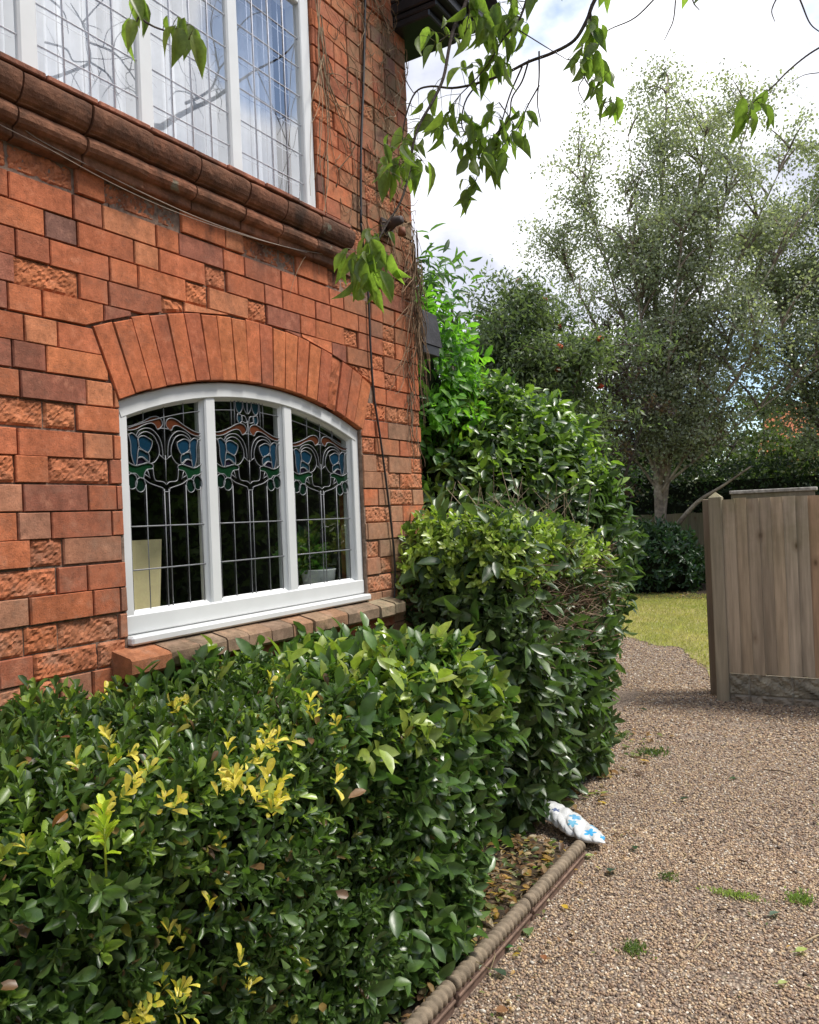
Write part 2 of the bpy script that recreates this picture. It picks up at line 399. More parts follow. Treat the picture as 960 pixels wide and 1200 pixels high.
def brick_solid(mb, poly, col, proud=0.0, rough=False, back=-.06):
    P = np.array(poly); c = P.mean(0)
    if rough and len(poly) == 4:
        nu, nv = max(4, int(np.linalg.norm(P[1] - P[0]) / .0065)), 11
        u, v = np.meshgrid(np.linspace(0, 1, nu), np.linspace(0, 1, nv), indexing='ij')
        Q = (P[0] * ((1 - u) * (1 - v))[..., None] + P[1] * (u * (1 - v))[..., None] + P[2] * (u * v)[..., None] + P[3] * ((1 - u) * v)[..., None])
        d = -(br.uniform(.0, .004)) - np.abs(br.normal(0, .0026, (nu, nv)))
        seed = br.uniform(0, 50); q3 = np.stack([Q[..., 0] * 22, Q[..., 1] * 26, np.full(u.shape, seed)], -1)
        d = d + .0032 * wob(q3, 1.0, seed)
        edge = np.minimum(np.minimum(u, 1 - u) * nu, np.minimum(v, 1 - v) * nv)
        d = np.where(edge < .5, d - .007, d); d = np.clip(d, -.0095, .002)
        V = np.stack([d + proud, Q[..., 0], Q[..., 1]], -1).reshape(-1, 3)
        i = np.arange(nu - 1)[:, None] * nv + np.arange(nv - 1)[None]
        f = np.stack([i, i + nv, i + nv + 1, i + 1], -1).reshape(-1, 4)
        cc = np.asarray(col)[None] * (1 + 18 * np.clip(d.reshape(-1, 1), -.012, 0)) * br.uniform(.92, 1.1, (len(V), 1))
        mb.add(V, f, cc); return
    n = len(P)
    e = np.linalg.norm(P - c, axis=1)[:, None]
    ring1 = c + (P - c) * (1 - .0006 / e); ring2 = c + (P - c) * (1 - .0036 / e)
    tilt = br.normal(0, .005, 2)
    x2 = proud + (P - c) @ tilt + br.normal(0, .0007, n)
    V = [(back, *p) for p in P] + [(proud - .003, *p) for p in ring1] + [(x2[k], *ring2[k]) for k in range(n)]
    f = []
    for k in range(n):
        k2 = (k + 1) % n
        f += [(k, k2, n + k2, n + k), (n + k, n + k2, 2 * n + k2, 2 * n + k)]
    f.append(tuple(range(2 * n, 3 * n)))
    mb.add(V, f, col)
def pieces(y0, y1, z0, z1):
    out = [(y0, y1, z0, z1)]
    for a, b, c, d in ((LWY0, LWY1, LWZ0 - .06, 1.945), (UWY0, UWY1, UWZ0, UWZ1)):
        new = []
        for (p, q, r_, s) in out:
            if q <= a or p >= b or s <= c or r_ >= d: new.append((p, q, r_, s)); continue
            if p < a: new.append((p, a, r_, s))
            if q > b: new.append((b, q, r_, s))
            m0, m1 = max(p, a), min(q, b)
            if r_ < c - .012: new.append((m0, m1, r_, c))
            if s > d + .012: new.append((m0, m1, d, s))
        out = new
    return out
wall = MB()
y_lo, z_hi = -1.25, 4.75
for k in range(int(z_hi / COURSE)):
    z0, z1 = k * COURSE + .002, (k + 1) * COURSE - .002
    y = CORNER; j = k % 2; row = []
    pier = True
    while y > y_lo:
        Lb = (.101 if j % 2 else .203) + br.normal(0, .003)
        if y > CORNER - .01 and k % 2: Lb = .10
        if y > 2.95 and br.random() < .35: Lb *= .5 if Lb > .15 else 1
        row.append((y - Lb + .002, y - .002)); y -= Lb; j += 1
    jz = br.normal(0, .0012)
    for (a, b) in row:
        for (p, q, r_, s) in pieces(a, b, z0 + jz, z1 + jz):
            if q - p < .012 or s - r_ < .012: continue
            poly = [(p, r_), (q, r_), (q, s), (p, s)]
            cx, cz = (p + q) / 2, (r_ + s) / 2
            dd = math.hypot(cx - CY, cz - ZC); an = math.atan2(cx - CY, cz - ZC)
            if s > 1.93 and 1.4 < q and p < 3.2 and r_ < 2.36:
                if abs(an) < ASP:
                    nn = np.array((math.sin(an), math.cos(an)))
                    poly = clip_half(poly, np.array((CY, ZC)) + nn * (R2 + .005), nn)
                else:
                    sg = 1 if an > 0 else -1
                    nn = np.array((sg * math.cos(ASP), -math.sin(ASP)))
                    if ZC + R1 * math.cos(ASP) < s and r_ < ZC + (R2 + .02) * math.cos(ASP):
                        sk = clip_half(poly, np.array((CY, ZC)) + nn * .004, nn)
                        n2 = np.array((sg * math.sin(ASP), math.cos(ASP))); tg = clip_half(poly, np.array((CY, ZC)) + n2 * (R2 + .005), n2)
                        poly = max((sk, tg), key=lambda q_: area(q_) if len(q_) > 2 else 0)
                if len(poly) < 3 or area(poly) < 2e-4: continue
            c = brick_col(cx, cz)
            pr = .0 + br.normal(0, .0010)
            rough = br.random() < (.24 if cz < 2.5 else .2) and (q - p) > .06
            if cz > 2.5 and cz < 2.62 and cx < 2.7: rough = br.random() < .75
            if rough:
                c = c * .4 + np.array((.50, .175, .075)) * .6
                if cz > 2.5 and cz < 2.62: pr -= .006
            brick_solid(wall, poly, c, pr, rough)
# mortar bed behind the faces, with the openings left free
def sheet(mb, x, y0, y1, z0, z1, mat=1): mb.add([(x, y0, z0), (x, y1, z0), (x, y1, z1), (x, y0, z1)], [(0, 1, 2, 3)], (1, 1, 1), mat)
XB = -.0115
sheet(wall, XB, y_lo, LWY0, 0, UWZ0); sheet(wall, XB, LWY1, CORNER - .002, 0, UWZ0); sheet(wall, XB, LWY0, LWY1, 0, LWZ0 - .02)
arc = [(XB, CY + (R1 + .01) * math.sin(a), ZC + (R1 + .01) * math.cos(a)) for a in np.linspace(-ASP, ASP, 25)]
for k in range(24):
    a, b = arc[k], arc[k + 1]
    wall.add([a, b, (XB, b[1], UWZ0), (XB, a[1], UWZ0)], [(0, 1, 2, 3)], (1, 1, 1), 1)
sheet(wall, XB, y_lo, UWY0, UWZ0, z_hi); sheet(wall, XB, UWY1, CORNER - .002, UWZ0, z_hi); sheet(wall, XB, UWY0, UWY1, UWZ1, z_hi)
for y in (LWY0 - .003, LWY1 + .003): wall.box(-.05, -.006, y - .005, y + .005, LWZ0, 1.95, (1, 1, 1), 1)
# reveals of both openings
def reveal(mb, pts, x0=XB, x1=-.14):
    for a, b in zip(pts[:-1], pts[1:]):
        mb.add([(x0, *a), (x0, *b), (x1, *b), (x1, *a)], [(0, 1, 2, 3)], (.35, .12, .06), 0)
reveal(wall, [(LWY0, LWZ0 - .02)] + [(p[1], p[2]) for p in arc] + [(LWY1, LWZ0 - .02), (LWY0, LWZ0 - .02)])
reveal(wall, [(UWY0, UWZ0), (UWY0, UWZ1), (UWY1, UWZ1), (UWY1, UWZ0), (UWY0, UWZ0)])
# return wall round the corner and the hidden sides
for k in range(int(z_hi / COURSE)):
    z0, z1 = k * COURSE + .003, (k + 1) * COURSE - .003; x = -.003 if k % 2 else -.105; j = k
    while x > -2.2:
        Lb = .203 if j % 2 else .101
        cc = brick_col(3.2, (z0 + z1) / 2)
        if x - Lb > -2.3: wall.add([(x, CORNER + .0, z0), (x - Lb + .006, CORNER, z0), (x - Lb + .006, CORNER, z1), (x, CORNER, z1)], [(0, 1, 2, 3)], cc)
        x -= Lb; j += 1
wall.add([(-.004, CORNER - .006, 0), (-6, CORNER - .006, 0), (-6, CORNER - .006, z_hi), (-.004, CORNER - .006, z_hi)], [(0, 1, 2, 3)], (1, 1, 1), 1)
wall.add([(-6, y_lo - 4, 0), (-6, CORNER - .006, 0), (-6, CORNER - .006, z_hi), (-6, y_lo - 4, z_hi)], [(0, 1, 2, 3)], (.4, .12, .05))
wall.add([(XB, y_lo - 4, 0), (XB, y_lo, 0), (XB, y_lo, z_hi), (XB, y_lo - 4, z_hi)], [(0, 1, 2, 3)], (.4, .12, .05))
wall.build('wall', [MB_, M_MORTAR], HOUSE)

# segmental arch of long rubbed bricks
arch = MB(); nv = 20
for k in range(nv):
    a0, a1 = -ASP + 2 * ASP * k / nv, -ASP + 2 * ASP * (k + 1) / nv
    g = .0009
    ri = R1 + br.normal(0, .001); ro = R2 + br.normal(0, .002)
    poly = [(CY + r_ * math.sin(a), ZC + r_ * math.cos(a)) for r_, a in ((ri, a0 + g), (ri, a1 - g), (ro, a1 - g), (ro, a0 + g))]
    c = np.array([(.44, .135, .06), (.38, .115, .058), (.46, .15, .062)][br.choice(3)]) * br.uniform(.88, 1.08)
    brick_solid(arch, poly, c, .002 + br.normal(0, .0012), k in (16,), back=-.10)
for k in range(20):   # soffit bed
    a0, a1 = -ASP + 2 * ASP * k / 20, -ASP + 2 * ASP * (k + 1) / 20
    p = [(CY + (R1 + .006) * math.sin(a), ZC + (R1 + .006) * math.cos(a)) for a in (a0, a1)]
    q = [(CY + (R2 - .004) * math.sin(a), ZC + (R2 - .004) * math.cos(a)) for a in (a0, a1)]
    arch.add([(-.0085, *p[0]), (-.0085, *p[1]), (-.0085, *q[1]), (-.0085, *q[0])], [(0, 1, 2, 3)], (1, 1, 1), 1)
arch.build('window_arch', [MB_, M_MORTAR], HOUSE)

# moulded terracotta band under the upper window, in lengths
prof = [(-.02, 2.768), (.094, 2.763), (.101, 2.757), (.103, 2.748), (.102, 2.736), (.098, 2.722), (.090, 2.708), (.079, 2.697), (.066, 2.692), (.064, 2.689), (.044, 2.688), (.042, 2.684), (.056, 2.681), (.065, 2.674), (.069, 2.663), (.067, 2.650), (.059, 2.639), (.046, 2.633), (.034, 2.632), (.032, 2.628), (.032, 2.607), (.028, 2.603), (.012, 2.600), (-.01, 2.599)]
prof = [(x * .80 if x > 0 else x, z) for x, z in prof]
band = MB(); y = 2.83; seg = 0
while y > y_lo:
    Lb = br.uniform(.19, .24); a, b = y - Lb + .0025, y - .0025
    ox, oz = br.normal(0, .0022), br.normal(0, .0016)
    cc = np.array([(.19, .085, .048), (.155, .075, .045), (.23, .095, .052)][br.choice(3)])
    n = len(prof); ny = 9; V = []
    for t in np.linspace(0, 1, ny):
        inset = .003 if t in (0., 1.) else 0
        V += [(px + ox - inset + .0016 * wob(np.array((px * 40, (a + (b - a) * t) * 18, pz * 30)), 1, 2.), a + (b - a) * t, pz + oz) for px, pz in prof]
    V = np.array(V); f = []
    for i in range(ny - 1):
        for k in range(n - 1): f.append((i * n + k, i * n + k + 1, (i + 1) * n + k + 1, (i + 1) * n + k))
    f += [tuple(range(n)), tuple(range(n * (ny - 1), n * ny))[::-1]]
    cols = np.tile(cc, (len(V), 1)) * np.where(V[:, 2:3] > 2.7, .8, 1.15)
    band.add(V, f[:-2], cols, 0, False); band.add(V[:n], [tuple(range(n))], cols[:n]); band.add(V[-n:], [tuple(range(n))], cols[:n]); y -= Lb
y = 2.80
while y > y_lo:   # thin creasing tiles on top
    Lb = br.uniform(.15, .2)
    band.box(-.03, .080 + br.normal(0, .002), y - Lb + .003, y - .001, 2.768, 2.783 + br.normal(0, .001), np.array((.33, .13, .08)) * br.uniform(.7, 1.1), 0, .003); y -= Lb
band.build('moulded_band', [M_TERRA], HOUSE)

# sloping brick sill under the arched window
sill = MB(); y = 1.578
while y < 3.07:
    Lb = .155 if y < 1.6 else br.uniform(.105, .125); b = min(y + Lb, 3.095)
    c = np.array([(.24, .16, .10), (.21, .145, .095), (.27, .155, .09), (.19, .14, .095)][br.choice(4)]) * br.uniform(.85, 1.1)
    fr = .078 + br.normal(0, .003); dz = br.normal(0, .0015)
    if y < 1.6: c = np.array((.38, .15, .07)); fr = .084
    if b > 3.0: c = np.array((.24, .2, .13)); fr = .085
    sec = [(-.03, 1.199), (fr - .008, 1.174), (fr, 1.166), (fr, 1.128), (fr - .012, 1.118), (.02, 1.112), (-.03, 1.112)]
    n = len(sec); V = [(px + br.normal(0, .0012), yy, pz + dz) for yy in (y + .0025, b - .0025) for px, pz in sec]
    f = [(k, (k + 1) % n, n + (k + 1) % n, n + k) for k in range(n)] + [tuple(range(n))[::-1], tuple(range(n, 2 * n))]
    sill.add(V, f, c); y = b
sill.box(-.03, .03, 1.585, 3.085, 1.07, 1.1125, (.30, .09, .05))
sill.build('window_sill', [MB_], HOUSE)

# ------------------------------------------------------------------ arched window
def bar(mb, y0, y1, z0, z1, x0, x1, ch=.003): mb.box(x0, x1, y0, y1, z0, z1, (1, 1, 1), 0, ch)
def arc_band(mb, ra, rb, a0, a1, x0, x1, n=40):
    th = np.linspace(a0, a1, n + 1); c = .003
    sec = [(x0, ra), (x0, rb), (x1 - c, rb), (x1, rb - c), (x1, ra + c), (x1 - c, ra)]
    m = len(sec); V = [(x, CY + r_ * math.sin(t), ZC + r_ * math.cos(t)) for t in th for x, r_ in sec]
    f = [(i * m + k, i * m + (k + 1) % m, (i + 1) * m + (k + 1) % m, (i + 1) * m + k) for i in range(n) for k in range(m)]
    mb.add(V, f + [tuple(range(m)), tuple(range(n * m, n * m + m))])
G0 = 1.286
def ztop(y, R): return ZC + math.sqrt(R * R - (y - CY) ** 2)
fr = MB()
arc_band(fr, R1 - .056, R1 - .004, -ASP + .002, ASP - .002, -.085, -.021)
bar(fr, 1.645, 1.688, 1.26, 1.93, -.085, -.023); bar(fr, 2.885, 2.929, 1.26, 1.93, -.085, -.023)
bar(fr, 1.6455, 2.9285, 1.2265, G0, -.085, -.0195, .004)
bar(fr, 1.644, 2.930, 1.197, 1.224, -.085, .016, .006)
bar(fr, 1.66, 2.92, 1.215, 1.235, -.085, -.03)
WIN = sub(fr.build('arched_window', [M_WHITE], HOUSE), HOUSE)
LIGHTS = [(1.688, 2.022), (2.072, 2.436), (2.488, 2.885)]
for (a, b) in ((2.022, 2.072), (2.436, 2.488)):
    m_ = MB(); bar(m_, a, b, 1.28, ztop((a + b) / 2, R1 - .05), -.084, -.0265, .005); m_.build('mullion', [M_WHITE], WIN)
for (a, b) in LIGHTS:    # glazing beads round each light
    m_ = MB(); bw = .011; n = 14; ys = np.linspace(a, b, n + 1)
    def chain(off): return [(y, ztop(y, R1 - .056) - off) for y in ys]
    o_, i_ = chain(-.002), [(min(max(y, a + bw), b - bw), z) for y, z in chain(bw)]
    outer = [(b + .001, G0 - .001), (a - .001, G0 - .001)] + o_; inner = [(b - bw, G0 + bw), (a + bw, G0 + bw)] + i_
    m2 = len(outer); V = [(-.036, *p) for p in outer] + [(-.049, *p) for p in inner]
    m_.add(V, [(k, (k + 1) % m2, m2 + (k + 1) % m2, m2 + k) for k in range(m2)]); m_.build('glazing_bead', [M_WHITE], WIN)

T_ = dict(
 swoosh=[(-0.177, 1.88), (-0.143, 1.883), (-0.096, 1.899), (-0.058, 1.917), (-0.031, 1.921), (-0.012, 1.912), (-0.008, 1.895), (-0.026, 1.88), (-0.033, 1.882), (-0.042, 1.894), (-0.059, 1.898), (-0.088, 1.89), (-0.121, 1.875), (-0.153, 1.869), (-0.177, 1.874)],
 arc1=[(-0.124, 1.851), (-0.11, 1.87), (-0.083, 1.88), (-0.055, 1.878), (-0.027, 1.857), (-0.014, 1.828), (-0.01, 1.788)],
 arc2=[(-0.118, 1.848), (-0.103, 1.862), (-0.079, 1.869), (-0.051, 1.86), (-0.035, 1.84), (-0.027, 1.82), (-0.028, 1.797), (-0.046, 1.775), (-0.065, 1.767)],
 petal=[(-0.153, 1.856), (-0.137, 1.861), (-0.12, 1.851), (-0.115, 1.844), (-0.112, 1.826), (-0.118, 1.8), (-0.124, 1.763), (-0.135, 1.764), (-0.145, 1.795), (-0.146, 1.828)],
 outer=[(-0.18, 1.858), (-0.162, 1.857), (-0.153, 1.856)],
 rose=[(-0.115, 1.844), (-0.106, 1.852), (-0.089, 1.855), (-0.071, 1.849), (-0.055, 1.839), (-0.061, 1.818), (-0.076, 1.802), (-0.096, 1.81), (-0.112, 1.822)],
 rose2=[(-0.112, 1.813), (-0.076, 1.802), (-0.069, 1.784), (-0.075, 1.77), (-0.098, 1.786), (-0.118, 1.785), (-0.118, 1.8)],
 dome=[(-0.124, 1.761), (-0.119, 1.782), (-0.1, 1.788), (-0.079, 1.776), (-0.075, 1.77)],
 cup=[(-0.179, 1.782), (-0.158, 1.769), (-0.131, 1.759), (-0.103, 1.764), (-0.08, 1.77), (-0.056, 1.764), (-0.059, 1.752), (-0.081, 1.748), (-0.093, 1.735), (-0.099, 1.72), (-0.115, 1.723), (-0.128, 1.734), (-0.146, 1.735), (-0.163, 1.743), (-0.174, 1.761)],
 ring1=[(-0.124, 1.71), (-0.131, 1.692), (-0.147, 1.685), (-0.162, 1.692), (-0.167, 1.709), (-0.16, 1.727), (-0.145, 1.734), (-0.13, 1.727)],
 ring2=[(-0.09, 1.699), (-0.097, 1.683), (-0.112, 1.676), (-0.127, 1.683), (-0.132, 1.699), (-0.125, 1.715), (-0.11, 1.722), (-0.096, 1.716)],
 stem1=[(-0.099, 1.72), (-0.073, 1.705), (-0.036, 1.695), (-0.016, 1.689), (-0.012, 1.679), (0.002, 1.678)],
 stem2=[(-0.057, 1.754), (-0.053, 1.724), (-0.044, 1.713), (-0.015, 1.71), (-0.001, 1.701)],
 vee=[(-0.028, 1.799), (0.0, 1.781)], arch=[(-0.031, 1.88), (-0.016, 1.884), (0.0, 1.885)], twig=[(-0.081, 1.748), (-0.07, 1.72)], twig1=[(-0.093, 1.733), (-0.07, 1.722)])
TINT = dict(swoosh=(.085, .026, .012), petal=(.008, .030, .055), rose=(.006, .030, .058), rose2=(.008, .03, .045), cup=(.005, .030, .012), ring1=(.003, .013, .008), ring2=(.003, .013, .008), dome=(.012, .008, .02))
TULIP = [[(-.062, 2.006), (-.058, 1.968), (-.044, 1.952), (-.03, 1.962), (-.022, 1.985), (-.026, 2.003), (-.044, 1.995)],
         [(-.022, 2.0), (-.012, 2.008), (0, 2.0), (0, 1.955), (-.012, 1.962), (-.022, 1.985)],
         [(-.05, 1.95), (-.054, 1.93), (-.044, 1.915), (-.03, 1.925), (-.03, 1.945)], [(-.03, 1.945), (-.012, 1.942), (-.006, 1.92), (-.03, 1.925)]]
def lead_line(mb, pts, x=-.0465, r=.0018): mb.tube([(x, p[0], p[1]) for p in pts], r, 5)
def vlead(mb, y, z0, z1): lead_line(mb, [(y, z0), (y, (z0 + z1) / 2), (y, z1)])
for li, (a, b) in enumerate(LIGHTS):
    g = MB(); ys = np.linspace(a, b, 13)
    g.add([(-.0505, y, G0) for y in ys] + [(-.0505, y, ztop(y, R1 - .06)) for y in ys], [(k, k + 1, 14 + k, 13 + k) for k in range(12)])
    g.build('glass_pane', [M_GLASS], WIN)
    ld = MB(); st = MB(); c = (a + b) / 2 + (.029 if li == 0 else 0.0); c = (a + b) / 2
    sc = (b - a) / 2 / .176
    dz = {0: -.012, 1: -.004, 2: -.020}[li]
    for sg in (-1, 1):
        for nm, pts in T_.items():
            P = [(c - sg * p[0] * sc if sg < 0 else c + p[0] * sc, p[1] + dz) for p in pts]
            if sg < 0: P = [(c - p[0] * sc, p[1] + dz) for p in pts]
            closed = nm in TINT
            Q = smooth_line(P + [P[0]] if closed else P, 4)
            Q = np.array([(min(max(q[0], a + .004), b - .004), q[1]) for q in Q])
            lead_line(ld, Q)
            if closed:
                cen = np.array(P).mean(0); cc = np.array(TINT[nm])
                if nm in ('swoosh', 'cup'):    # concave pieces: ear-free strip between the two edges
                    h = len(P) // 2 if nm == 'swoosh' else 5; up_, lo_ = P[:h + 1], P[h:][::-1] + ([P[0]] if 0 else [])
                    up_ = smooth_line(up_, 4); lo_ = smooth_line(([P[0]] + P[h:][::-1]) if nm == 'cup' else P[h:][::-1], 4)
                    m = min(len(up_), len(lo_)); iu = np.linspace(0, len(up_) - 1, m).astype(int); il = np.linspace(0, len(lo_) - 1, m).astype(int)
                    V = [(-.0488, *up_[k]) for k in iu] + [(-.0488, *lo_[k]) for k in il]
                    st.add(V, [(k, k + 1, m + k + 1, m + k) for k in range(m - 1)], cc * RNG.uniform(.8, 1.2))
                else:
                    off = -.0487 - .0001 * list(TINT).index(nm)
                    V = [(off, *q) for q in Q[:-1]] + [(off, *cen)]; n = len(V) - 1
                    st.add(V, [(k, (k + 1) % n, n) for k in range(n)], cc * RNG.uniform(.75, 1.25))
        if li == 1:
            for k, pts in enumerate(TULIP):
                P = [(c + sg * p[0] * sc, p[1] + .002) for p in pts]; Q = smooth_line(P + [P[0]], 3); lead_line(ld, Q, -.0465, .0022)
                V = [(-.0484, *q) for q in Q[:-1]] + [(-.0484, *np.array(P).mean(0))]; n = len(V) - 1
                st.add(V, [(i, (i + 1) % n, n) for i in range(n)], [(.009, .035, .05), (.005, .016, .024), (.009, .03, .045), (.005, .006, .007)][k])
            vlead(ld, c + sg * .066 * sc, 1.905, ztop(c + sg * .07, R1 - .06))
        vlead(ld, c + sg * .0885 * sc, G0, 1.69); vlead(ld, c + sg * .0095, G0, 1.675)
        vlead(ld, c + sg * .158 * sc, G0, 1.685)
        yv = c + sg * .085; vlead(ld, yv, 1.905 + dz, ztop(yv, R1 - .06))
    vlead(ld, c, 1.70, 1.785); vlead(ld, c, 1.785, ztop(c, R1 - .06) if li != 1 else 1.93)
    for z in (1.42, 1.556): lead_line(ld, [(y, z) for y in np.linspace(a, b, 5)], -.0462, .0024)
    lead_line(ld, [(y, ztop(y, R1 - .056) - .042) for y in np.linspace(a, b, 12)] if li != 1 else [(y, ztop(y, R1 - .056) - .042) for y in np.linspace(a, c - .066 * sc, 6)])
    if li == 1: lead_line(ld, [(y, ztop(y, R1 - .056) - .042) for y in np.linspace(c + .066 * sc, b, 6)])
    ld.build('leading', [M_LEAD], WIN); st.build('stained_glass', [M_STAIN], WIN)

# ------------------------------------------------------------------ upper window
uw = MB()
bar(uw, 2.622, 2.682, UWZ0, UWZ1 - .001, -.09, -.012, .004); bar(uw, UWY0, UWY0 + .06, UWZ0, UWZ1 - .001, -.09, -.012, .004)
bar(uw, UWY0 + .06, 2.622, UWZ1 - .062, UWZ1 - .001, -.09, -.014, .004); bar(uw, UWY0 + .06, 2.622, UWZ0, UWZ0 + .034, -.09, -.014, .004)
UWIN = sub(uw.build('upper_window', [M_WHITE], HOUSE), HOUSE)
ML = [(.955, 1.013), (1.369, 1.428), (1.783, 1.842), (2.197, 2.256)]
for a, b in ML:
    m_ = MB(); bar(m_, a, b, UWZ0 + .03, UWZ1 - .06, -.09, -.017, .006); m_.build('mullion', [M_WHITE], UWIN)
ed = [UWY0 + .06] + [q for ab in ML for q in ab] + [2.622]
UL = [(ed[2 * k], ed[2 * k + 1]) for k in range(5)]
gz0, gz1 = UWZ0 + .034, UWZ1 - .062
for a, b in UL:
    g = MB(); g.add([(-.030, a, gz0), (-.030, b, gz0), (-.030, b, gz1), (-.030, a, gz1)], [(0, 1, 2, 3)]); g.build('glass_pane', [M_GLASS2], UWIN)
    ld = MB()
    for x in (-.0275, -.055):  # front leads, then an added rear set standing in for their shadow lines
        for k in range(1, 4): lead_line(ld, [(a + (b - a) * k / 4, z) for z in np.linspace(gz0, gz1, 3)], x, .0019)
        for k in range(1, 7): lead_line(ld, [(y, gz0 + (gz1 - gz0) * k / 7 - .02) for y in np.linspace(a, b, 3)], x, .0017)
    ld.build('leading', [M_LEADU], UWIN)
# rooms behind the two windows
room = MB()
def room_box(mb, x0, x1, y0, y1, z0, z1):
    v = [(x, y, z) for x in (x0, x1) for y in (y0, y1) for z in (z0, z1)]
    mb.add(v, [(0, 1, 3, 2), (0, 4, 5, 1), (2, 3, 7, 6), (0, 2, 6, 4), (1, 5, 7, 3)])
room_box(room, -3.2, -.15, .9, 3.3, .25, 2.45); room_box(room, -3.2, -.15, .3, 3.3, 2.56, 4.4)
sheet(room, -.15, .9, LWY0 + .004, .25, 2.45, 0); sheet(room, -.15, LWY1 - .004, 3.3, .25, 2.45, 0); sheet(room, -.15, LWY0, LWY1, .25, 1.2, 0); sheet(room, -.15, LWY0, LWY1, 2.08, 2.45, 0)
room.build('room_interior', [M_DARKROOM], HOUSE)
inner = MB(); inner.box(-.30, -.088, 1.65, 3.1, 1.17, 1.2, (1, 1, 1), 0, .004); inner.build('inner_sill', [M_WHITE], HOUSE)

# roof edge at the top of the corner: stepped black eaves
ev = MB()
for k, (xo, ya, yb, z0, z1) in enumerate([(.20, 3.30, 3.62, 3.90, 3.935), (.24, 3.30, 3.66, 3.936, 3.965), (.275, 3.29, 3.70, 3.966, 4.02), (.31, 3.29, 3.74, 4.021, 4.10)]):
    ev.box(-6.2, xo, ya + .04, yb, z0, z1, (1, 1, 1), 0, .006)
ev.build('eaves', [M_BLACK], HOUSE)
M_SLATE = m_simple('roof_slate', (.03, .03, .034), .8, .3, 12, .35, .4, .01)
rf = MB()
rf.add([(.36, 3.8, 4.11), (-6.3, 3.8, 4.11), (-6.3, 0.2, 6.9), (.36, .2, 6.9)], [(0, 1, 2, 3)]); rf.add([(.36, -5.3, 3.9), (-6.3, -5.3, 3.9), (-6.3, 0.2, 6.9), (.36, .2, 6.9)], [(3, 2, 1, 0)])
rf.add([(-.012, 3.4, 4.75 - .45), (-.012, -5.1, 4.1), (-.012, .2, 6.88)], [(0, 1, 2)], (1, 1, 1), 1)
rf.build('roof', [M_SLATE, M_MORTAR], HOUSE)
# low rear extension whose dark verge shows past the corner
ex = MB()
ex.box(-3, -.13, 3.46, 3.62, 0, 2.45, (.40, .11, .05)); ex.build('extension_wall', [MB_], HOUSE)
ex = MB()
for x0, z0, x1, z1 in ((.022, 2.41, -.005, 2.58), (-.005, 2.58, -1.6, 3.5)):
    ex.add([(x0, 3.47, z0), (x1, 3.47, z1), (x1, 3.66, z1), (x0, 3.66, z0), (x0 - .05, 3.47, z0), (x1 - .05, 3.47, z1 - .03), (x1 - .05, 3.66, z1 - .03), (x0 - .05, 3.66, z0)],
           [(0, 1, 2, 3), (4, 7, 6, 5), (0, 4, 5, 1), (1, 5, 6, 2), (2, 6, 7, 3), (3, 7, 4, 0)])
ex.box(-.13, .016, 3.475, 3.64, 2.36, 2.41, (1, 1, 1), 1, .004)
ex.build('extension_roof', [M_SLATE, M_BLACK], HOUSE)

# ------------------------------------------------------------------ things in and on the house
M_CREAM = m_simple('cream_board', (.80, .66, .38), .55, .3, 8, .12, .05, .002)
ch = MB()   # back of a cream chair seen through the first light
b0, b1, t0, t1 = 1.70, 1.88, 1.67, 1.945
for xo in (-.15,):
    ys = np.linspace(0, 1, 7); zs = np.linspace(0, 1, 5); V = []
    for x in (xo, xo - .03):
        for s_ in zs:
            for u in ys:
                lo = b0 + (b1 - b0) * u; hi = t0 + (t1 - t0) * u
                V.append((x - .03 * math.sin(pi * u) - .03 * s_, lo + (hi - lo) * s_, 1.02 + s_ * .49))
    n = 35; f = []
    for i in range(4):
        for k in range(6):
            q = i * 7 + k; f += [(q, q + 1, q + 8, q + 7), (n + q, n + q + 7, n + q + 8, n + q + 1)]
    rim = [k for k in range(7)] + [7 * i + 6 for i in range(1, 5)] + [28 + k for k in range(5, -1, -1)] + [7 * i for i in range(3, 0, -1)]
    f += [(rim[k], rim[(k + 1) % len(rim)], n + rim[(k + 1) % len(rim)], n + rim[k]) for k in range(len(rim))]
    ch.add(V, f)
CH = thing('dining_chair', 'cream tapered chair back behind the glass of the first arched light', 'chair', (-.3, 1.80, .25))
ch.build('backrest', [M_CREAM], CH)
m_ = MB(); m_.box(-.62, -.18, 1.66, 1.96, .68, .72, (1, 1, 1), 0, .01); m_.build('seat', [M_CREAM], CH)
for (x, y) in ((-.20, 1.69), (-.20, 1.93), (-.58, 1.69), (-.58, 1.93)):
    m_ = MB(); m_.tube([(x, y, .68), (x, y, .25)], [.02, .014], 8); m_.build('leg', [M_CREAM], CH)
PT = thing('pot_plant', 'small leafy plant in a white pot inside the third arched light', 'plant pot', (-.17, 2.80, 1.2))
m_ = MB(); th = np.linspace(0, 2 * pi, 24, endpoint=False); V = []
pr = [(.0, 1.201), (.058, 1.201), (.075, 1.335), (.078, 1.34), (.073, 1.342), (.068, 1.325), (0, 1.32)]
for r_, z in pr: V += [(-.17 + max(r_, .001) * math.cos(t), 2.80 + max(r_, .001) * math.sin(t), z) for t in th]
m_.add(V, [(i * 24 + k, i * 24 + (k + 1) % 24, (i + 1) * 24 + (k + 1) % 24, (i + 1) * 24 + k) for i in range(len(pr) - 1) for k in range(24)], (1, 1, 1), 0, True)
m_.build('pot', [M_WHITE], PT)
m_ = MB(); P = np.tile([[-.17, 2.80, 1.325]], (26, 1)) + RNG.normal(0, .025, (26, 3)) * [1, 1, 0]; A = nrm(RNG.normal(0, .4, (26, 3)) * [.4, 1, 1] + [-.25, -.2, 1.0])
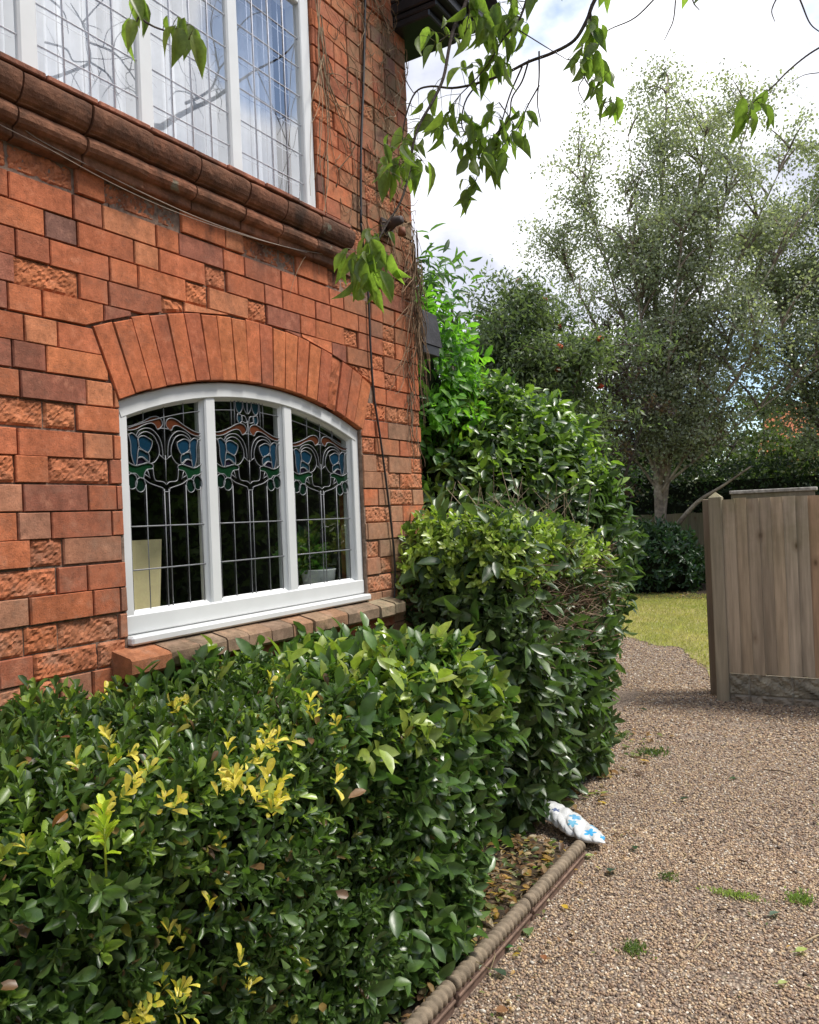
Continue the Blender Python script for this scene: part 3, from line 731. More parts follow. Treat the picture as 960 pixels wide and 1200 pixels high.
q = sprigs(P, A, 7, .20 * RNG.uniform(.5, 1, 26)); q[0][:, 0] = np.minimum(q[0][:, 0], -.12); q[0][:, 1] = np.minimum(q[0][:, 1], 2.85); add_leaves(m_, q[0], q[1], q[2], .06, .03, vary((.05, .12, .03), len(q[0])), ELLI)
for p, a in zip(P, A): m_.tube([p, p + a * .2], .002, 4, (.05, .1, .03))
m_.build('foliage', [M_LEAFT], PT)
cu = MB()   # net curtain in soft folds behind the upper window
ys = np.linspace(.56, 2.64, 420); fx = -.17 + .018 * np.sin(ys * 95) + .01 * np.sin(ys * 41 + 1) + .006 * np.sin(ys * 230)
V = [(x, y, z) for z in (2.62, 3.75) for x, y in zip(fx, ys)]; n = len(ys)
cu.add(V, [(k, k + 1, n + k + 1, n + k) for k in range(n - 1)], (1, 1, 1), 0, True)
loose(cu, 'net_curtain', [M_NET], (-.17, 1.6, 2.62), 'white net curtain hanging in fine folds behind the upper window', 'curtain')
cu = MB(); ys = np.linspace(3.0, 3.2, 60); fx = -.20 + .012 * np.sin(ys * 300)
V = [(x, y, z) for z in (1.21, 2.06) for x, y in zip(fx, ys)]; n = len(ys); cu.add(V, [(k, k + 1, n + k + 1, n + k) for k in range(n - 1)], (1, 1, 1), 0, True)
M_GREYCURT = m_simple('grey_curtain', (.20, .19, .18), .9, .1, 30, .1, 0)
loose(cu, 'side_curtain', [M_GREYCURT], (-.2, 3.1, 1.21), 'grey curtain drawn back at the right edge of the arched window', 'curtain')

cb_ = MB()
pts = [onX(x, y, .012) for x, y in [(429, -60), (428, 0), (426, 90), (423, 180), (423, 265)]]
cb_.tube(smooth_line(pts, 6), .006, 6)
pts = [onX(x, y, .012 + (.05 if 250 < y < 300 else 0)) for x, y in [(423, 262), (428, 310), (432, 350), (434, 400), (438, 460), (446, 515), (452, 560), (458, 610), (462, 650), (463, 690), (458, 730), (457, 800)]]
cb_.tube(smooth_line(pts, 6), .0048, 6)
loose(cb_, 'wall_cable', [M_CABLE], tuple(pts[-1]), 'thin black cable hanging down the brick pier beside the arched window', 'cable')
wr = MB()
pts = [onX(x, y, .028) for x, y in [(-60, 100), (0, 131), (14, 137), (40, 160), (100, 192), (180, 232), (250, 262), (330, 288), (392, 300)]]
wr.tube(smooth_line(pts, 6), .0016, 5)
pts = [onX(x, y, .03) for x, y in [(-60, 112), (0, 146), (60, 176), (130, 214), (200, 246), (280, 274), (360, 296)]]
wr.tube(smooth_line(pts, 6), .0012, 5, (.6, .5, .45))
loose(wr, 'thin_wire', [M_WIRE], tuple(pts[0]), 'thin brown wire sagging along the underside of the moulded brick band', 'wire')

# dead creeper
cr = MB(); r = np.random.default_rng(5)
def tendril(p, d, L, rad, col, n=9, wander=.35, keep=None):
    pts = [np.array(p, float)]; d = np.array(d, float)
    for k in range(n):
        d = d + r.normal(0, wander, 3) * [.15, 1, 1]; d /= np.linalg.norm(d)
        q = pts[-1] + d * L / n; q[0] = min(max(q[0], .004), .06); q[1] = min(q[1], CORNER + .01); pts.append(q)
    cr.tube(pts, np.linspace(rad, rad * .4, n + 1), 4, col, 0, False)
for k in range(170):
    y = 2.72 + (CORNER - 2.72) * r.random() ** .7; z = r.uniform(2.75, 4.1)
    tendril((.008, y, z), (0.05, r.normal(0, .4), -1 if r.random() < .6 else .7), r.uniform(.06, .35), r.uniform(.0012, .003), np.array((.22, .15, .09)) * r.uniform(.4, 1.4), 9, .5)
for k in range(14):
    tendril((.012, 2.70 + r.uniform(0, .05), r.uniform(3.0, 4.0)), (.02, .03, -1), r.uniform(.3, .8), r.uniform(.002, .004), np.array((.3, .22, .14)) * r.uniform(.6, 1.3), 12, .14)
for k in range(9):
    tendril((.02, r.uniform(3.2, 3.43), r.uniform(3.0, 3.7)), (.5, r.normal(.3, .5), r.normal(.2, .5)), r.uniform(.1, .3), .0022, np.array((.4, .32, .22)) * r.uniform(.6, 1.1), 10, .25)
for k in range(95):   # matted bundle hanging down the corner
    y = 3.385 + r.normal(0, .026); z = r.uniform(2.4, 2.98)
    tendril((.02 + .03 * r.random(), min(y, CORNER + .02), z), (.02, r.normal(0, .12), -1), r.uniform(.12, .45), r.uniform(.0015, .0034), np.array((.17, .115, .07)) * r.uniform(.4, 1.7), 9, .18)
for k in range(25):
    y = 3.33 + r.normal(0, .04); z = r.uniform(1.95, 2.4)
    tendril((.012, min(y, CORNER), z), (.02, r.normal(0, .2), -1), r.uniform(.1, .3), r.uniform(.0015, .003), np.array((.2, .15, .1)) * r.uniform(.4, 1.3), 8, .25)
loose(cr, 'dead_creeper', [M_TENDRIL], (.02, 3.37, 2.0), 'dead brown creeper stems matted down the corner of the brick house', 'creeper')

lp = MB(); p0 = onX(462, 268, .05)
LP = thing('wall_bracket', 'small rusty brown bracket fixed near the corner under the dead creeper', 'bracket', tuple(p0 * [0, 1, 1]))
M_RUST = m_simple('rusty_metal', (.05, .035, .03), .7, .4, 40, .4, .3, .003)
lp.box(.004, .018, p0[1] - .05, p0[1] + .05, p0[2] - .03, p0[2] + .05, (1, 1, 1), 0, .004); lp.build('back_plate', [M_RUST], LP)
lp = MB(); lp.tube([(.018, p0[1], p0[2] + .01), (.06, p0[1] - .02, p0[2] + .025), (.11, p0[1] - .03, p0[2] + .02)], [.022, .026, .018], 10); lp.build('arm', [M_RUST], LP)
lp = MB(); lp.tube([(.085, p0[1] + .01, p0[2] + .0), (.085, p0[1] + .01, p0[2] - .035)], [.016, .02], 10); lp.build('socket', [m_simple('rust_cup', (.16, .06, .03), .7, .3)], LP)
# ================================================================== GROUND
def m_gravel():
    t = NT('gravel'); p = t.pos()
    v = t.n('ShaderNodeTexVoronoi', i_Scale=85.0, i_Randomness=1.0); t.l(p, v.inputs['Vector'])
    sc_ = t.n('ShaderNodeSeparateColor'); t.l(v.outputs['Color'], sc_.inputs[0])
    cr = t.n('ShaderNodeValToRGB'); e = cr.color_ramp.elements
    e[0].position = 0; e[0].color = (.12, .09, .07, 1); e[1].position = 1; e[1].color = (.50, .42, .33, 1)
    for ps, c in ((.25, (.27, .195, .145)), (.55, (.31, .23, .165)), (.8, (.39, .31, .23))):
        q = e.new(ps); q.color = (*c, 1)
    t.l(sc_.outputs[0], cr.inputs[0])
    c = t.mix(t.ramp(v.outputs['Distance'], .35, .75, 0, .75), cr.outputs[0], (.06, .045, .035))
    c = t.mix(t.ramp(t.noise(1.4, 4), .52, .72, 0, .45), c, (.16, .12, .09))
    t.col(c); inv = t.mul(1.0, v.outputs['Distance'], 'SUBTRACT'); t.bump(inv, .9, .012); return t.set(.85, .3)
def m_soil():
    t = NT('soil'); c = t.mix(t.ramp(t.noise(22, 6, .7), .35, .65), (.03, .022, .016), (.10, .075, .05))
    c = t.mix(t.ramp(t.noise(60, 4, .6), .58, .66, 0, .8), c, (.20, .14, .08)); t.col(c); t.bump(t.noise(40, 6, .7), .9, .02); return t.set(.95, .2)
def m_lawn():
    t = NT('lawn'); c = t.mix(t.ramp(t.noise(1.1, 4), .38, .62), (.22, .225, .06), (.34, .28, .12))
    c = t.mix(t.ramp(t.noise(24, 4, .7), .4, .7, 0, .6), c, (.09, .12, .025)); t.col(c); t.bump(t.noise(90, 3), .6, .02); return t.set(.9, .2)
M_GRAVEL, M_SOIL, M_LAWN = m_gravel(), m_soil(), m_lawn()
g = MB(); n = 60; xs = np.linspace(-300, 300, n)
g.add([(-400, -400, -.008), (400, -400, -.008), (400, 600, -.008), (-400, 600, -.008)], [(0, 1, 2, 3)])
struct(g.build('ground', [m_simple('distant_turf', (.06, .08, .03), .95, .2, .5, .3, .3, .05)]))
g = MB()
g.poly([(.742, -6), (12, -6), (12, 8.4), (.4, 8.4), (-.05, 9.25), (-.35, 9.35), (-.9, 9.95), (-2.0, 10.3), (-2.0, 5.49), (.16, 5.49), (.16, 3.5), (.742, 3.5)], 0.0)
struct(g.build('gravel_drive', [M_GRAVEL]))
g = MB()    # bed soil, uneven
nx, ny = 22, 150; X, Y = np.meshgrid(np.linspace(.0, .748, nx), np.linspace(-1.5, 3.5, ny), indexing='ij')
Z = .022 + .018 * wob(np.stack([X * 9, Y * 9, X * 0], -1)) + .012 * RNG.normal(0, .5, X.shape); Z[-1] = -.004; Z[-2] = .01
i = np.arange(nx - 1)[:, None] * ny + np.arange(ny - 1)[None]
g.add(np.stack([X, Y, Z], -1).reshape(-1, 3), np.stack([i, i + ny, i + ny + 1, i + 1], -1).reshape(-1, 4), (1, 1, 1), 0, True)
X, Y = np.meshgrid(np.linspace(-1.0, .2, nx), np.linspace(3.49, 5.5, ny), indexing='ij'); Z = .012 + .015 * wob(np.stack([X * 9, Y * 9, X * 0], -1)); Z[-1] = -.004
g.add(np.stack([X, Y, Z], -1).reshape(-1, 3), np.stack([i, i + ny, i + ny + 1, i + 1], -1).reshape(-1, 4), (1, 1, 1), 0, True)
g.poly([(-9, 13.9), (9, 13.7), (9, 19), (-9, 19)], .012)
struct(g.build('bed_soil', [M_SOIL]))
edge = [(.32, 8.13), (.12, 8.5), (-.08, 9.04), (-.22, 9.10), (-.38, 9.15), (-.62, 9.42), (-1.0, 9.74), (-2.0, 10.2), (-7, 10.4)]
edge = smooth_line(edge, 4)[:, :2] + RNG.normal(0, .02, (33, 2))
g = MB(); far = [(-7, 14.35), (-3, 14.45), (-1, 14.15), (1, 14.3), (8, 14.2), (8, 7.2), (.55, 7.3)]
g.poly([tuple(q) for q in edge] + far, .006); struct(g.build('lawn', [M_LAWN]))
g = MB(); N = 60000; P = np.stack([RNG.uniform(-3.2, 1.4, N), RNG.uniform(7.6, 14.5, N), np.full(N, .004)], -1)
ex_, ey_ = edge[:, 0][::-1], edge[:, 1][::-1]
ok = P[:, 1] > np.interp(P[:, 0], ex_, ey_) + RNG.normal(0, .06, N); ok |= (P[:, 0] > .32) & (P[:, 1] > 8.0); P = P[ok]; N = len(P)
D = np.stack([RNG.normal(0, .5, N), RNG.normal(0, .5, N), np.ones(N)], -1); h = RNG.uniform(.02, .05, N)
t_ = np.clip(.5 + .5 * wob(P * 1.2), 0, 1); c_ = mixcol((.27, .28, .075), (.42, .35, .16), t_) * RNG.uniform(.7, 1.2, (N, 1))
add_leaves(g, P, D, RNG.normal(0, 1, (N, 3)), h, .007, c_, QUAD)
struct(g.build('grass', [M_LEAFT]), 'stuff')

# pebbles
t = (1 + 5 ** .5) / 2
IV = nrm(np.array([(-1, t, 0), (1, t, 0), (-1, -t, 0), (1, -t, 0), (0, -1, t), (0, 1, t), (0, -1, -t), (0, 1, -t), (t, 0, -1), (t, 0, 1), (-t, 0, -1), (-t, 0, 1)], float))
IF = np.array([(0, 11, 5), (0, 5, 1), (0, 1, 7), (0, 7, 10), (0, 10, 11), (1, 5, 9), (5, 11, 4), (11, 10, 2), (10, 7, 6), (7, 1, 8), (3, 9, 4), (3, 4, 2), (3, 2, 6), (3, 6, 8), (3, 8, 9), (4, 9, 5), (2, 4, 11), (6, 2, 10), (8, 6, 7), (9, 8, 1)])
PEB = np.array([(.50, .39, .265), (.38, .265, .175), (.26, .175, .12), (.33, .25, .20), (.62, .56, .47), (.11, .08, .065), (.54, .41, .26), (.42, .31, .215), (.68, .64, .57)]); PP = np.array([5, 6, 5, 4, 1.6, 3, 3, 4, .7]); PP /= PP.sum()
def stones(mb, P, size):
    n = len(P); sc = size[:, None] * np.stack([RNG.uniform(.75, 1.35, n), RNG.uniform(.65, 1.0, n), RNG.uniform(.45, .8, n)], -1)
    a = RNG.uniform(0, 6.28, n); tl = RNG.normal(0, .35, n)
    V = IV[None] * (1 + RNG.normal(0, .10, (n, 12, 1))) * sc[:, None]
    x = V[..., 0] * np.cos(tl)[:, None] - V[..., 2] * np.sin(tl)[:, None]; z = V[..., 0] * np.sin(tl)[:, None] + V[..., 2] * np.cos(tl)[:, None]; y = V[..., 1]
    V = np.stack([x * np.cos(a)[:, None] - y * np.sin(a)[:, None], x * np.sin(a)[:, None] + y * np.cos(a)[:, None], z], -1) + P[:, None]
    col = PEB[RNG.choice(len(PEB), n, p=PP)] * RNG.uniform(.70, 1.06, (n, 1)) * np.array([1.0, .97, .92])
    mb.add(V.reshape(-1, 3), (IF[None] + (np.arange(n) * 12)[:, None, None]).reshape(-1, 3), np.repeat(col, 12, 0), 0, True)
g = MB()
BARE = [(onZ(862, 1148), .10, .06), (onZ(880, 850), .28, .10), (onZ(830, 865), .2, .1)]
def sow(N, x0, x1, y0, y1, s0, s1, cond=None):
    P = np.stack([RNG.uniform(x0, x1, N), RNG.uniform(y0, y1, N), np.zeros(N)], -1)
    keep = np.ones(N, bool); keep &= RNG.random(N) < np.clip(1.15 + .7 * wob(P * np.array([1.1, .8, 1])), .35, 1)
    for c, rx, ry in BARE:
        d = ((P[:, 0] - c[0]) / rx) ** 2 + ((P[:, 1] - c[1]) / ry) ** 2
        keep &= RNG.random(N) < np.clip(d - .4, .3, 1)
    if cond is not None: keep &= cond(P)
    P = P[keep]; s = RNG.uniform(s0, s1, len(P)) ** 1.0
    P[:, 2] = s * RNG.uniform(.05, .5, len(P)); stones(g, P, s)
sow(42000, .74, 2.05, 1.5, 3.9, .0028, .0068, lambda P: (P[:, 0] > .755) | (P[:, 1] > 3.48))
sow(21000, .15, 1.75, 3.5, 5.4, .0036, .0075)
sow(11000, .1, 1.6, 5.4, 7.2, .005, .0095)
sow(12000, -1.3, .75, 6.8, 9.9, .006, .0105, lambda P: P[:, 1] < np.interp(P[:, 0], ex_, ey_) + .12 * RNG.normal(0, .5, len(P)))
sow(260, .78, 2.0, 1.6, 5, .009, .013, lambda P: P[:, 0] > .82)
M_STONE = m_attr('pebble', .75, .35, 180, .3, .3, .001)
struct(g.build('gravel_stones', [M_STONE]), 'stuff')

# rope-top edging tiles
M_TILE = m_attr('edging_tile_clay', .85, .3, 30, .35, .4, .004)
def edging(y0, y1, label):
    T = thing('edging_tile', label, 'edging tile', (.73, (y0 + y1) / 2, 0), 'rope top edging tiles along the bed')
    m = MB(); xc = .73; s = np.linspace(y0 + .004, y1 - .004, 150); th = np.linspace(0, 2 * pi, 20, endpoint=False)
    R = .0265 * (.70 + .34 * np.abs(np.sin(pi * s[:, None] / .031 + th[None] * .5)) ** .8)
    R[0] *= .75; R[-1] *= .75
    V = np.stack([xc + R * np.cos(th), np.repeat(s[:, None], 20, 1), .068 + R * np.sin(th)], -1).reshape(-1, 3)
    i = np.arange(149)[:, None] * 20; j = np.arange(20)[None]
    m.add(V, [np.stack([i + j, i + (j + 1) % 20, i + 20 + (j + 1) % 20, i + 20 + j], -1).reshape(-1, 4), np.arange(20)[None, ::-1], (np.arange(20) + 149 * 20)[None]], (.21, .165, .115), 0, True)
    m.build('rope_top', [M_TILE], T)
    m = MB(); m.box(xc - .016, xc + .018, y0 + .005, y1 - .005, -.03, .05, (.15, .095, .07), 0, .004); m.box(xc + .0181, xc + .026, y0 + .006, y1 - .006, .030, .041, (.17, .11, .08), 0, .003); m.build('slab', [M_TILE], T)
edging(2.84, 3.44, 'brown rope top edging tile at the far end, touching the white bag')
edging(2.23, 2.83, 'brown rope top edging tile in the middle of the row, between its two neighbours')
edging(1.62, 2.22, 'brown rope top edging tile nearest the camera, half under the hedge leaves')

# ================================================================== HEDGES
def lumpy_core(mb, fn, nu=40, nv=40):
    u, v = np.meshgrid(np.linspace(0, 1, nu), np.linspace(0, 1, nv), indexing='ij'); P = fn(u, v)
    i = np.arange(nu - 1)[:, None] * nv + np.arange(nv - 1)[None]
    mb.add(P.reshape(-1, 3), np.stack([i, i + nv, i + nv + 1, i + 1], -1).reshape(-1, 4), (1, 1, 1), 0, True)
def box_surface(N, x0, x1, y0, y1, z0, top, r, sides=('top', '+x', '+y', '-y')):
    """points and outward directions on a lumpy clipped hedge; top(x, y) is its height"""
    ar = dict(); zt = float(np.mean(top(np.array([(x0 + x1) / 2]), np.array([(y0 + y1) / 2])))) - z0
    A = {'top': (x1 - x0) * (y1 - y0), '+x': (y1 - y0) * zt, '+y': (x1 - x0) * zt, '-y': (x1 - x0) * zt}
    tot = sum(A[s] for s in sides); Ps, Ns = [], []
    for s in sides:
        n = int(N * A[s] / tot); a, b = r.random(n), r.random(n)
        if s == 'top': x = x0 + (x1 - x0) * a; y = y0 + (y1 - y0) * b; P = np.stack([x, y, top(x, y)], -1); Nn = np.tile([0, 0, 1.0], (n, 1))
        elif s == '+x': y = y0 + (y1 - y0) * a; x = np.full(n, x1); P = np.stack([x, y, z0 + (top(x, y) - z0) * b], -1); Nn = np.tile([1.0, 0, 0], (n, 1))
        else:
            x = x0 + (x1 - x0) * a; y = np.full(n, y1 if s == '+y' else y0); P = np.stack([x, y, z0 + (top(x, y) - z0) * b], -1); Nn = np.tile([0, 1.0 if s == '+y' else -1.0, 0], (n, 1))
        # round the shoulders
        cx, cy = np.clip(P[:, 0], x0 + .12, x1 - .12), np.clip(P[:, 1], y0 + .12, y1 - .12); cz = np.clip(P[:, 2], z0, top(P[:, 0], P[:, 1]) - .12)
        C = np.stack([cx, cy, cz], -1); d = P - C; dn = nrm(d); ln = np.linalg.norm(d, axis=1, keepdims=True)
        P = C + dn * np.minimum(ln, .125); Nn = nrm(.6 * dn + .4 * Nn)
        Ps.append(P); Ns.append(Nn)
    return np.concatenate(Ps), np.concatenate(Ns)

r = np.random.default_rng(21)
# --- clipped euonymus hedge in front of the arched window
def top1(x, y): return 1.052 - .08 * np.clip(x, 0, 1) ** 2 + .028 * wob(np.stack([x * 3, y * 2.2, x * 0], -1), 1, 1.) - .08 * np.clip((y - 2.35) / .4, 0, 1) ** 2
H1 = thing('clipped_hedge', 'clipped evergreen hedge with yellow variegated shoots under the arched window', 'hedge', (.4, 1.3, 0))
def hang(P, x1):    # the side leans in towards the foot, the far end too
    k = np.clip((.95 - P[:, 2]) / .95, 0, 1); P = P.copy(); P[:, 0] -= .12 * k ** 1.5 * np.clip(P[:, 0] / x1, 0, 1); P[:, 1] -= .22 * k ** 1.3 * np.clip((P[:, 1] - 1.7) / 1.0, 0, 1); return P
P, A = box_surface(10500, .03, .71, -.9, 2.72, .02, top1, r)
P = hang(P, .71)
P += A * (.05 * wob(P * 3.1, 1, .7))[:, None]; P -= A * (r.random(len(P)) ** 1.6 * .13)[:, None]
big = np.clip((P[:, 1] - 1.75) / .7 + .35 * wob(P * 4, 1, 2.), 0, 1)
isbig = r.random(len(P)) < .8 * np.maximum(big, .8 * np.clip((.16 - P[:, 0]) / .1, 0, 1) * (P[:, 1] > 1.55))
fo = MB()
def leafcols(P, base, tip, r, up=None):
    n = len(P); t = np.clip(r.normal(.35, .3, n), 0, 1); return mixcol(base, tip, t) * r.uniform(.75, 1.25, (n, 1))
Ax = nrm(.55 * A + .5 * np.array([0, 0, 1.0]) + r.normal(0, .42, A.shape))
S = ~isbig
Q, D, Nn, ix = sprigs(P[S], Ax[S], 9, .06 * r.uniform(.7, 1.3, S.sum()), r, (70, 24))
sz = .036 * r.uniform(.5, 1.35, len(Q)) * (1 + .22 * np.clip(1 - Q[:, 1], 0, 1))
young = np.repeat(r.random(S.sum()) < .22, 9) & (Q[:, 2] > .8)
col = leafcols(Q, (.045, .092, .02), (.10, .172, .035), r); col[young] = leafcols(Q[young], (.16, .255, .035), (.27, .36, .06), r)
k_ = r.random(len(Q)) < .03; col[k_] = np.array([(.22, .15, .05), (.30, .27, .05), (.16, .09, .04)])[r.choice(3, k_.sum())]
k_ = r.random(len(Q)) < .4
add_leaves(fo, Q[k_], D[k_], Nn[k_], sz[k_], sz[k_] * .38, col[k_], LANC); add_leaves(fo, Q[~k_], D[~k_], Nn[~k_], sz[~k_], sz[~k_] * r.uniform(.38, .54, (~k_).sum()), col[~k_], OBOV)
Q, D, Nn, ix = sprigs(P[isbig], Ax[isbig], 7, .10 * r.uniform(.7, 1.2, isbig.sum()), r, (74, 30), .05)
sz = .064 * r.uniform(.5, 1.3, len(Q)); young = np.repeat(r.random(isbig.sum()) < .45, 7) & (Q[:, 2] > .82)
col = leafcols(Q, (.05, .106, .024), (.11, .195, .04), r); col[young] = leafcols(Q[young], (.18, .255, .036), (.29, .35, .058), r)
add_leaves(fo, Q, D, Nn, sz, sz * .52, col, ELLI)
fo.build('foliage', [M_LEAFG], H1)
co = MB()
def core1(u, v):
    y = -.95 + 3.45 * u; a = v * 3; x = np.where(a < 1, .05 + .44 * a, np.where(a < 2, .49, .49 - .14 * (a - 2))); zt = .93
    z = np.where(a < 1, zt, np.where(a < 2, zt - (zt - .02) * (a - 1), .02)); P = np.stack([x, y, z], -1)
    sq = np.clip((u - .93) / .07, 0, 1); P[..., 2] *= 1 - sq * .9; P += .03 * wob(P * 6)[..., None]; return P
lumpy_core(co, core1, 80, 30); co.build('shade_core', [M_DARKIN], H1)
st = MB()
for k in range(260):
    p = np.array([r.uniform(.2, .42), r.uniform(-.8, 2.3), 0.02]); q = p + np.array([r.normal(.03, .06), r.normal(0, .12), r.uniform(.4, .8)]); m = (p + q) / 2 + r.normal(0, .04, 3)
    st.tube(smooth_line([p, m, q], 3), [.007, .0065, .006, .0055, .005, .004, .003], 5, np.array((.10, .075, .05)) * r.uniform(.6, 1.3))
st.build('stems', [M_BARK], H1)
ye = MB()
spots = [(300, 885, 10), (318, 878, 8), (285, 900, 6), (262, 905, 5), (272, 925, 4), (310, 942, 14), (318, 958, 10), (110, 908, 6), (122, 965, 1), (195, 1180, 11), (212, 1195, 6), (178, 1192, 8), (215, 838, 7), (245, 925, 5), (200, 962, 5), (165, 930, 6), (115, 900, 5), (60, 840, 4), (285, 1178, 5), (250, 1078, 4), (245, 1112, 4), (215, 1098, 3), (315, 815, 7), (370, 842, 5), (385, 856, 4), (272, 1142, 4), (98, 835, 5), (160, 915, 5), (20, 1018, 2), (105, 832, 4), (400, 922, 3), (130, 885, 3), (150, 880, 5), (12, 1010, 3), (50, 900, 2), (268, 990, 3)]
cl = []
for (x, y, k) in spots:
    top_ = y < 965 if x > 150 else y < 1000
    p = onZ(x, y, 1.06) if top_ else onX(x, y, .745)
    for j in range(max(1, int(k * .45))): cl.append(p + r.normal(0, .022, 3) * [1, 1, .5] + [0, 0, .006])
cl = np.array(cl); q = sprigs(cl, nrm(np.array([.35, 0, .8]) + r.normal(0, .45, cl.shape)), 6, .036, r, (60, 18))
sz = .029 * r.uniform(.6, 1.2, len(q[0]))
col = leafcols(q[0], (.62, .50, .05), (.85, .76, .17), r); g_ = r.random(len(col)) < .35; col[g_] = np.array((.30, .36, .05))
add_leaves(ye, q[0], q[1], q[2], sz, sz * .46, col, OBOV)
p = onZ(123, 985, 1.03); ye.tube([p + [0, 0, -.06], p - [0, 0, .02], p + [0, 0, .02]], .0022, 5, (.35, .42, .04))    # one tall lime shoot
q = sprigs(np.array([p - [0, 0, .02], p - [0, 0, .005]]), np.array([[0, .0, 1.0], [0, 0, 1.0]]), 9, .05, r, (60, 16)); add_leaves(ye, q[0], q[1], q[2], .036, .014, vary((.55, .66, .06), len(q[0]), .15), OBOV)
o = ye.build('variegated_leaves', [M_LEAFY], H1); o['label'] = 'bright yellow variegated shoots'
br_ = MB()   # dead and fading leaves caught on the hedge
pp = np.array([onZ(x, y, 1.07) for x, y in [(14, 843), (70, 875), (62, 985), (80, 968), (35, 905), (48, 900), (225, 840), (430, 940)]])
add_leaves(br_, pp + [0, 0, .02], r.normal(0, 1, (8, 3)) * [1, 1, .3], nrm(np.array([.3, 0, 1]) + r.normal(0, .4, (8, 3))), np.array([.045, .034, .036, .03, .036, .034, .04, .034]), .016, np.array([(.36, .2, .07), (.2, .07, .04), (.3, .13, .04), (.3, .13, .04), (.25, .13, .07), (.45, .42, .38), (.42, .42, .25), (.36, .22, .12)]), ELLI)
o = br_.build('dead_leaves', [M_LEAFT], H1); o['label'] = 'brown dead leaves caught in the top'

# --- second hedge past the corner
def top2(x, y): return 1.50 - .19 * np.clip((y - 3.55) / 1.7, 0, 1) - .10 * np.clip(x, 0, 1) + .03 * wob(np.stack([x * 3, y * 2.4, x * 0], -1), 1, 2.4)
H2 = thing('mixed_hedge', 'taller mixed hedge with twiggy brown cut end beyond the house corner', 'hedge', (.3, 4.3, 0))
P, A = box_surface(5600, -.12, .50, 3.22, 4.72, .02, top2, r)
k = np.clip((1.1 - P[:, 2]) / 1.1, 0, 1); P[:, 1] += .36 * k ** 1.4 * np.clip((4.0 - P[:, 1]) / .7, 0, 1); P[:, 0] -= .20 * k ** 1.5 * np.clip(P[:, 0] / .6, 0, 1)
P += A * (.05 * wob(P * 3.3, 1, 1.9))[:, None]; P -= A * (r.random(len(P)) ** 1.6 * .13)[:, None]
ok = ~((P[:, 0] < .02) & (P[:, 1] < 3.5)); P, A = P[ok], A[ok]
cut = np.clip(1.25 - np.abs(P[:, 2] - 1.0) / .32, 0, 1) * np.clip((P[:, 0] - .28) / .12, 0, 1) * np.clip((P[:, 1] - 3.35) / .3, 0, 1)
ok = r.random(len(P)) > cut * .93; P, A = P[ok], A[ok]
isbig = r.random(len(P)) < np.where(P[:, 2] > .95, .10, .62)
Ax = nrm(.55 * A + .42 * np.array([0, 0, 1.0]) + r.normal(0, .45, A.shape)); fo = MB()
S = ~isbig; Q, D, Nn, ix = sprigs(P[S], Ax[S], 9, .09 * r.uniform(.6, 1.4, S.sum()), r, (68, 30))
sz = .040 * r.uniform(.6, 1.3, len(Q)); young = np.repeat(r.random(S.sum()) < .88, 9) & (Q[:, 2] > 1.22)
col = leafcols(Q, (.052, .088, .028), (.11, .16, .05), r); col[young] = leafcols(Q[young], (.20, .295, .045), (.35, .42, .085), r)
add_leaves(fo, Q, D, Nn, sz, sz * .5, col, ELLI)
Q, D, Nn, ix = sprigs(P[isbig], Ax[isbig], 6, .12 * r.uniform(.7, 1.2, isbig.sum()), r, (78, 35), .12)
sz = .105 * r.uniform(.55, 1.25, len(Q)); col = leafcols(Q, (.042, .082, .024), (.09, .145, .038), r)
add_leaves(fo, Q, D, Nn, sz, sz * .42, col, ELLI); fo.build('foliage', [M_LEAFG], H2)
co = MB()
def core2(u, v):
    y = 3.36 + 1.25 * u; a = v * 4; x = np.where(a < 1, -.1 + 0 * a, np.where(a < 2, -.1 + .43 * (a - 1), np.where(a < 3, .33, .33 - .43 * (a - 3)))); zt = top2(x, y) - .15
    z = np.where(a < 1, zt * a, np.where(a < 2, zt, np.where(a < 3, zt * (3 - a), 0))); P = np.stack([x, y, z], -1)
    P += .03 * wob(P * 6)[..., None]; P[..., 0] = np.where((P[..., 1] < 3.5) & (P[..., 0] < .03), .03, P[..., 0]); return P
lumpy_core(co, core2, 60, 60)
for yy, sg in ((3.42, 1), (4.58, -1)):
    co.box(.02 if yy < 4 else -.08, .31, yy - .01, yy + .01, 0, 1.33)
co.build('shade_core', [M_DARKIN], H2)
tw = MB()
for k in range(1500):
    p = np.array([r.uniform(.30, .50), r.uniform(3.42, 4.75), r.uniform(.72, 1.34)])
    d = np.array([r.uniform(.2, 1), r.normal(-.15, .55), r.normal(.35, .5)]); L = r.uniform(.05, .17); d = d / np.linalg.norm(d) * L
    tw.tube([p, p + d * .5 + r.normal(0, .008, 3), p + d], [.0026, .0022, .0014], 4, np.array([(.26, .18, .12), (.33, .25, .17), (.17, .11, .075)][r.choice(3)]) * r.uniform(.7, 1.2), 0, False)
for k in range(60):
    p = np.array([r.uniform(0, .42), r.uniform(3.4, 4.6), 1.35]); tw.tube([p, p + r.normal(0, .03, 3) + [0, 0, .12], p + r.normal(0, .08, 3) + [0, 0, .27]], [.003, .0025, .0015], 4, np.array((.3, .24, .16)) * r.uniform(.7, 1.2), 0, False)
o = tw.build('bare_twigs', [M_TENDRIL], H2); o['label'] = 'brown cut back twigs on the outer face'
st = MB()
for k in range(70):
    p = np.array([r.uniform(.05, .28), r.uniform(3.6, 4.6), 0]); q = p + np.array([r.normal(.04, .06), r.normal(0, .1), r.uniform(.6, 1.1)]); st.tube([p, (p + q) / 2 + r.normal(0, .03, 3), q], [.009, .007, .004], 5, (.11, .085, .06))
st.build('stems', [M_BARK], H2)

